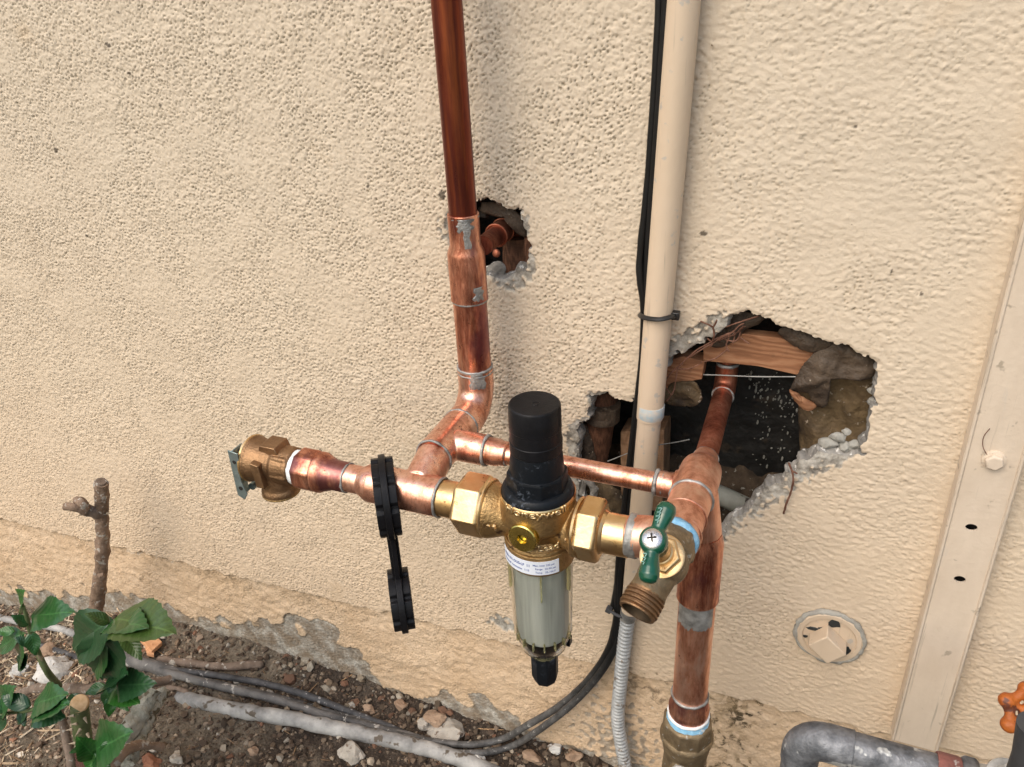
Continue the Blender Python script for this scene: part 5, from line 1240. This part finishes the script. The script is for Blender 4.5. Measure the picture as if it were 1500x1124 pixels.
# stones
ST = [(82,988,.040,.020,'rock_white','large whitewashed stone under the left rose leaves'),(35,985,.026,.016,'rock_white','whitewashed stone at the left edge behind the green cane'),
 (513,1108,.022,.016,'rock_pale','pale angular stone below the thick whitened tube'),(372,1103,.009,.007,'rock_tan','small tan stone below the tubes near the bottom edge'),
 (655,1072,.034,.010,'rock_pale','flat pale stone between the wall foot and the cable sweep'),(640,1055,.018,.010,'rock_tan','tan stone at the wall foot behind the flat pale stone'),
 (620,1065,.014,.009,'rock_pale','small pale stone left of the flat pale stone'),(395,1018,.008,.006,'rock_pale','small stone lying between the two thin tubes'),
 (515,1035,.008,.006,'rock_pale','round pebble right of the thin tubes'),(540,1040,.011,.007,'rock_tan','dull tan stone above the tube ends'),
 (255,975,.010,.008,'rock_pale','grey stone beside the left end of the dead stick'),(150,1115,.010,.008,'rock_pale','small pale stone at the bottom edge near the rose cane'),
 (700,1115,.012,.008,'rock_white','white flaked stone on the tube at the bottom edge'),(780,1112,.016,.009,'rock_tan','tan stone at the bottom edge right of the cables'),
 (812,1098,.012,.008,'rock_white','white stone by the wall foot right of the cables'),(840,1108,.012,.008,'rock_tan','tan stone right of the white one at the wall foot'),
 (222,1120,.016,.010,'rock_red','reddish stone at the bottom edge left of centre'),(258,1115,.010,.008,'rock_pale','pale stone right of the reddish bottom stone'),
 (75,955,.020,.010,'rock_tan','tan flat stone behind the whitewashed stone'),(588,1035,.012,.008,'rock_tan','brownish stone at the foot of the wall'),
 (345,1000,.007,.005,'rock_pale','tiny pale pebble beside the dead stick'),(10,880,.014,.008,'rock_red','red stone chip at the wall foot by the left edge'),
 (480,1000,.006,.005,'rock_tan','small pebble on open soil below the bare footing')]
for k, (a, b, s_, h_, mt, lb) in enumerate(ST):
    p = GG(a, b); v_, f_ = rock(p+Vector((0,0,h_*.35)), (s_, s_*.72, h_), 300+k, 3, .4)
    tag(MB().add(v_, f_).build('stone', M[mt], None, sharp=28), lb, 'stone', 'stones on the garden soil')
for k, (pl, lb) in enumerate([([(203,938),(228,936),(238,946),(222,960)], 'orange split wood chip right of the rose leaves'), ([(212,950),(224,948),(226,964),(216,962)], 'smaller orange wood chip leaning below the first')]):
    mb = MB(); pts_ = [GG(a, b, .006+.006*(i % 2)) for i, (a, b) in enumerate(pl)]
    mb.prism(pts_, (0,.002,.007)); tag(mb.build('wood_chip', M['chip_orange'], None, bevel=.001), lb, 'wood chip', 'orange wood chips')

# ------------------------------------------------------------------ rose plants
def leaf_mesh(name, fold=.25, curl=.35, wide=.62):
    nL2, nW = 20, 6; vs_ = []; fs = []; uv = []
    for i in range(nL2+1):
        t_ = i/nL2; wv = wide*.5*(math.sin(PI*t_**.80))**.85*(1-.12*t_)
        if i == 0 or i == nL2: wv = .004
        for j in range(nW+1):
            s_ = 2*j/nW-1; ser = (.022 if i % 2 else -.006)*(abs(s_) > .99)
            x = t_+ser*.6; y = s_*(wv+ser*.5)
            z = abs(s_)*wv*fold-curl*t_*t_*.5+.02*math.sin(t_*9+s_*2.2)-.05*s_*s_*(1-t_)+.006*math.sin(t_*22)*abs(s_)
            vs_.append(Vector((x, y, z))); uv.append((t_, .5+s_*.5*min(1, wv/(wide*.5))))
    for i in range(nL2):
        for j in range(nW): a = i*(nW+1)+j; fs.append((a, a+nW+1, a+nW+2, a+1))
    me = bpy.data.meshes.new(name); me.from_pydata(vs_, [], fs); me.update()
    ul = me.uv_layers.new(name='UVMap')
    for l in me.loops: ul.data[l.index].uv = uv[l.vertex_index]
    me.polygons.foreach_set('use_smooth', [True]*len(me.polygons)); return me
LM = {}
for mt in ('leaf_dark','leaf_mid','leaf_olive','leaf_bright','leaf_red'):
    for k, (fo, cu_, wi) in enumerate(((.34,.34,.56),(.26,.50,.50),(.46,.18,.60))):
        me = leaf_mesh('leaf', fo, cu_, wi); me.materials.append(M[mt]); LM[mt, k] = me
vdir = lambda p: (CAM-p).normalized()
def leaf(parent, base, tip, Yb, Yt, mt, k=0, face=.6, roll=0):
    b = P(base[0], base[1], Yb); t_ = P(tip[0], tip[1], Yt); L = (t_-b).length; xd = (t_-b).normalized()
    n_ = (Vector((0,-.25,1))*(1-face)+vdir(b)*face).normalized(); yd = n_.cross(xd).normalized(); zd = xd.cross(yd)
    if roll: q = Matrix.Rotation(roll, 3, xd); yd = q @ yd; zd = q @ zd
    o = bpy.data.objects.new('leaf', LM[mt, k]); COL.objects.link(o); o.parent = parent
    m_ = Matrix((xd, yd, zd)).transposed().to_4x4() @ Matrix.Scale(L, 4); m_.translation = b-parent_world(parent)
    o.matrix_local = m_; return o
def cane(name, pts_, rads, mat, parent, seg=14, wob=.0012, n=6):
    sp = spline(pts_, n); rr_ = np.interp(np.linspace(0, len(pts_)-1, len(sp)), range(len(pts_)), rads)
    return MB().tube(sp, list(rr_), seg, wob=wob, wsc=110).build(name, M[mat], parent, sharp=60)
def thorn(p, d, parent, L=.007):
    return MB().cyl(p, p+Vector(d).normalized()*L, .0022, .0002, seg=6).build('thorn', M['thorn'], parent)
# tall dead stub
YS1 = -.075
s1 = thing('pruned_branch', 'tall bare pruned rose branch standing against the wall on the left', 'branch', GG(140,905))
cane('stem', [P(138,915,YS1), P(141,890,YS1), P(146,850,YS1), P(150,800,YS1), P(149,755,YS1), P(148,707,YS1)], [.0125,.0115,.0105,.0100,.0095,.0092], 'bark_brown', s1, 20, .0036)
MB().add(*rock(P(150,843,YS1-.006), (.008,.007,.008), 3, 2)).build('knot', M['bark_brown'], s1)
MB().cyl(P(148,708,YS1), P(148,705,YS1), .0085, .0075, seg=14).build('cut_end', M['bark'], s1)
cane('side_stub', [P(150,752,YS1), P(136,750,YS1-.01), P(120,747,YS1-.02)], [.009,.0095,.0085], 'bark', s1, 14, .0050)
cane('side_stub', [P(124,748,YS1-.02), P(110,743,YS1-.03), P(95,742,YS1-.035)], [.0075,.0065,.0060], 'bark_brown', s1, 8, .001)
cane('side_stub', [P(126,744,YS1-.02), P(120,736,YS1-.025), P(113,733,YS1-.02)], [.0065,.0070,.0065], 'bark_brown', s1, 8, .001)
for a, b, c_, d in ((128,738,133,733),(157,752,163,753),(118,754,108,760),(141,800,136,804),(142,808,137,805)):
    q = P(a, b, YS1); thorn(q, P(c_, d, YS1)-q, s1, .009)
# left rose shoot
YL = -.27
r1 = thing('rose_shoot', 'green rose shoot with rounded leaves at the far left', 'rose', GG(85,1010))
cane('stem', [P(86,1005,-.25), P(70,985,YL), P(58,962,YL), P(46,930,YL), P(38,900,YL), P(31,882,YL)], [.0050,.0044,.0040,.0034,.0026,.0016], 'cane_green', r1, 10, .0004)
for b, t_, mt, k in [((44,915),(20,903),'leaf_mid',0),((46,905),(80,890),'leaf_mid',1),((50,945),(22,935),'leaf_dark',1),((45,925),(52,962),'leaf_mid',0),((30,930),(-12,950),'leaf_mid',0),((32,930),(10,985),'leaf_mid',1),((40,960),(20,985),'leaf_dark',0),((33,888),(30,868),'leaf_bright',2),((22,925),(-8,925),'leaf_bright',0)]:
    leaf(r1, b, t_, YL, YL-.012, mt, k, .55, random.uniform(-.3,.3))
r2 = thing('rose_shoot', 'low dark rose leaf cluster at the lower left edge', 'rose', GG(30,1080))
YL2 = -.34
cane('stem', [P(75,1030,-.33), P(45,1040,YL2), P(10,1045,YL2), P(-30,1050,YL2)], [.003,.0026,.0022,.002], 'cane_green', r2, 8, .0003)
for b, t_, mt, k in [((45,1035),(0,1020),'leaf_dark',0),((50,1035),(70,1012),'leaf_mid',1),((48,1040),(82,1050),'leaf_dark',0),((40,1042),(15,1060),'leaf_dark',1),((10,1042),(-25,1025),'leaf_mid',0),((8,1048),(-10,1070),'leaf_dark',2),((60,1035),(92,1030),'leaf_mid',2),((30,1040),(35,1065),'leaf_dark',0),((5,1040),(5,1012),'leaf_mid',0)]:
    leaf(r2, b, t_, YL2, YL2-.01, mt, k, .6, random.uniform(-.3,.3))
# main rose stump with leaves
r3 = thing('rose_plant', 'pruned rose plant with thorny green stump and large glossy dark leaves', 'rose', GG(120,1110))
YL3 = -.30
cane('thorny_stump', [P(128,1140,YL3), P(125,1110,YL3), P(120,1070,YL3), P(116,1032,YL3)], [.0130,.0115,.0110,.0108], 'cane_green', r3, 18, .0010)
qa = P(116,1031,YL3); qd = (P(116,1028,YL3)-P(118,1060,YL3)).normalized()+Vector((0,-.55,.1)); qd.normalize()
MB().lathe(qa-qd*.003, qd, [(0,.0112),(.004,.0112),(.0046,.0105)], 20).build('cut_face', M['cut_wood'], r3)
for a, b, dx in ((106,1048,-1),(104,1068,-1),(108,1088,-1),(110,1060,-1),(124,1052,1),(128,1075,1),(122,1090,1),(118,1068,0),(116,1085,0)):
    q = P(a+(3 if dx < 0 else 0), b, YL3-.010); thorn(q, (dx, -.5, -.15), r3, .010)
cane('cane', [P(148,1010,-.24), P(185,1000,-.20), P(225,1000,-.17), P(250,995,-.15)], [.0075,.0075,.0070,.0060], 'bark', r3, 10, .002)
cane('grey_cane', [P(160,1120,-.30), P(185,1075,-.27), P(205,1045,-.24), P(225,1010,-.21)], [.0120,.0125,.0120,.0105], 'cane_grey', r3, 18, .006)
cane('grey_cane', [P(185,1120,-.30), P(205,1080,-.26), P(225,1040,-.22), P(240,1010,-.19)], [.0085,.0090,.0090,.007], 'cane_grey', r3, 16, .005)
cane('cane', [P(80,1020,-.28), P(92,1060,-.29), P(102,1100,-.30), P(108,1140,-.31)], [.0050,.0055,.0065,.0075], 'bark', r3, 10, .0015)
cane('cane', [P(-20,1040,-.20), P(40,1012,-.22), P(80,1008,-.23), P(130,1010,-.24), P(150,1008,-.24)], [.006,.0065,.007,.007,.0075], 'bark', r3, 10, .002)
cane('stem', [P(160,1000,-.26), P(166,975,-.27), P(168,950,-.28), P(162,930,-.285), P(158,918,-.285)], [.0034,.0030,.0026,.0022,.0016], 'cane_green', r3, 8, .0003)
cane('stem', [P(168,955,-.28), P(178,938,-.28), P(184,928,-.28)], [.0018,.0014,.0010], 'leaf_red' if False else 'bark_brown', r3, 6, .0002)
MB().add(*rock(P(160,982,-.27), (.0055,.004,.007), 5, 2)).build('bud_scar', M['chip_orange'], r3)
YF = -.29
for b, t_, mt, k, fc in [((160,912),(86,958),'leaf_dark',0,.6),((160,925),(138,1012),'leaf_dark',0,.75),((165,918),(128,948),'leaf_mid',1,.6),((162,912),(131,899),'leaf_olive',1,.35),((160,915),(196,898),'leaf_mid',1,.3),((168,908),(240,913),'leaf_olive',0,.28),((180,925),(204,962),'leaf_olive',1,.4),
 ((155,935),(112,1000),'leaf_mid',1,.6),((165,990),(160,1018),'leaf_mid',2,.6),((155,1005),(122,1015),'leaf_mid',0,.7),((160,1008),(150,1042),'leaf_mid',1,.7),((165,1010),(195,1025),'leaf_bright',0,.6),((163,1018),(160,1052),'leaf_bright',0,.7),((170,1005),(202,1000),'leaf_dark',1,.5),((160,1000),(178,985),'leaf_dark',2,.5),((168,1012),(182,1038),'leaf_bright',1,.6),((120,1020),(88,1032),'leaf_dark',1,.5),
 ((160,1085),(145,1112),'leaf_mid',1,.6),((140,1100),(168,1078),'leaf_mid',0,.7),((140,1110),(118,1088),'leaf_bright',0,.6),((138,1100),(128,1135),'leaf_bright',2,.7),((142,1105),(158,1135),'leaf_mid',0,.7),((130,1100),(100,1130),'leaf_red',1,.5),((125,1095),(105,1100),'leaf_mid',1,.4)]:
    leaf(r3, b, t_, YF if b[1] < 1060 else -.335, (YF if b[1] < 1060 else -.335)-.015, mt, k, fc, random.uniform(-.35,.35))
# dark brown twig beside the grey cane at the bottom
o = cane('fallen_branch', [P(150,1140,-.34), P(175,1105,-.31), P(205,1092,-.28), P(240,1095,-.26)], [.0095,.0085,.0060,.0045], 'bark_brown', None, 10, .002); tag(o, 'dark brown branch lying at the bottom edge beside the grey rose cane', 'branch')
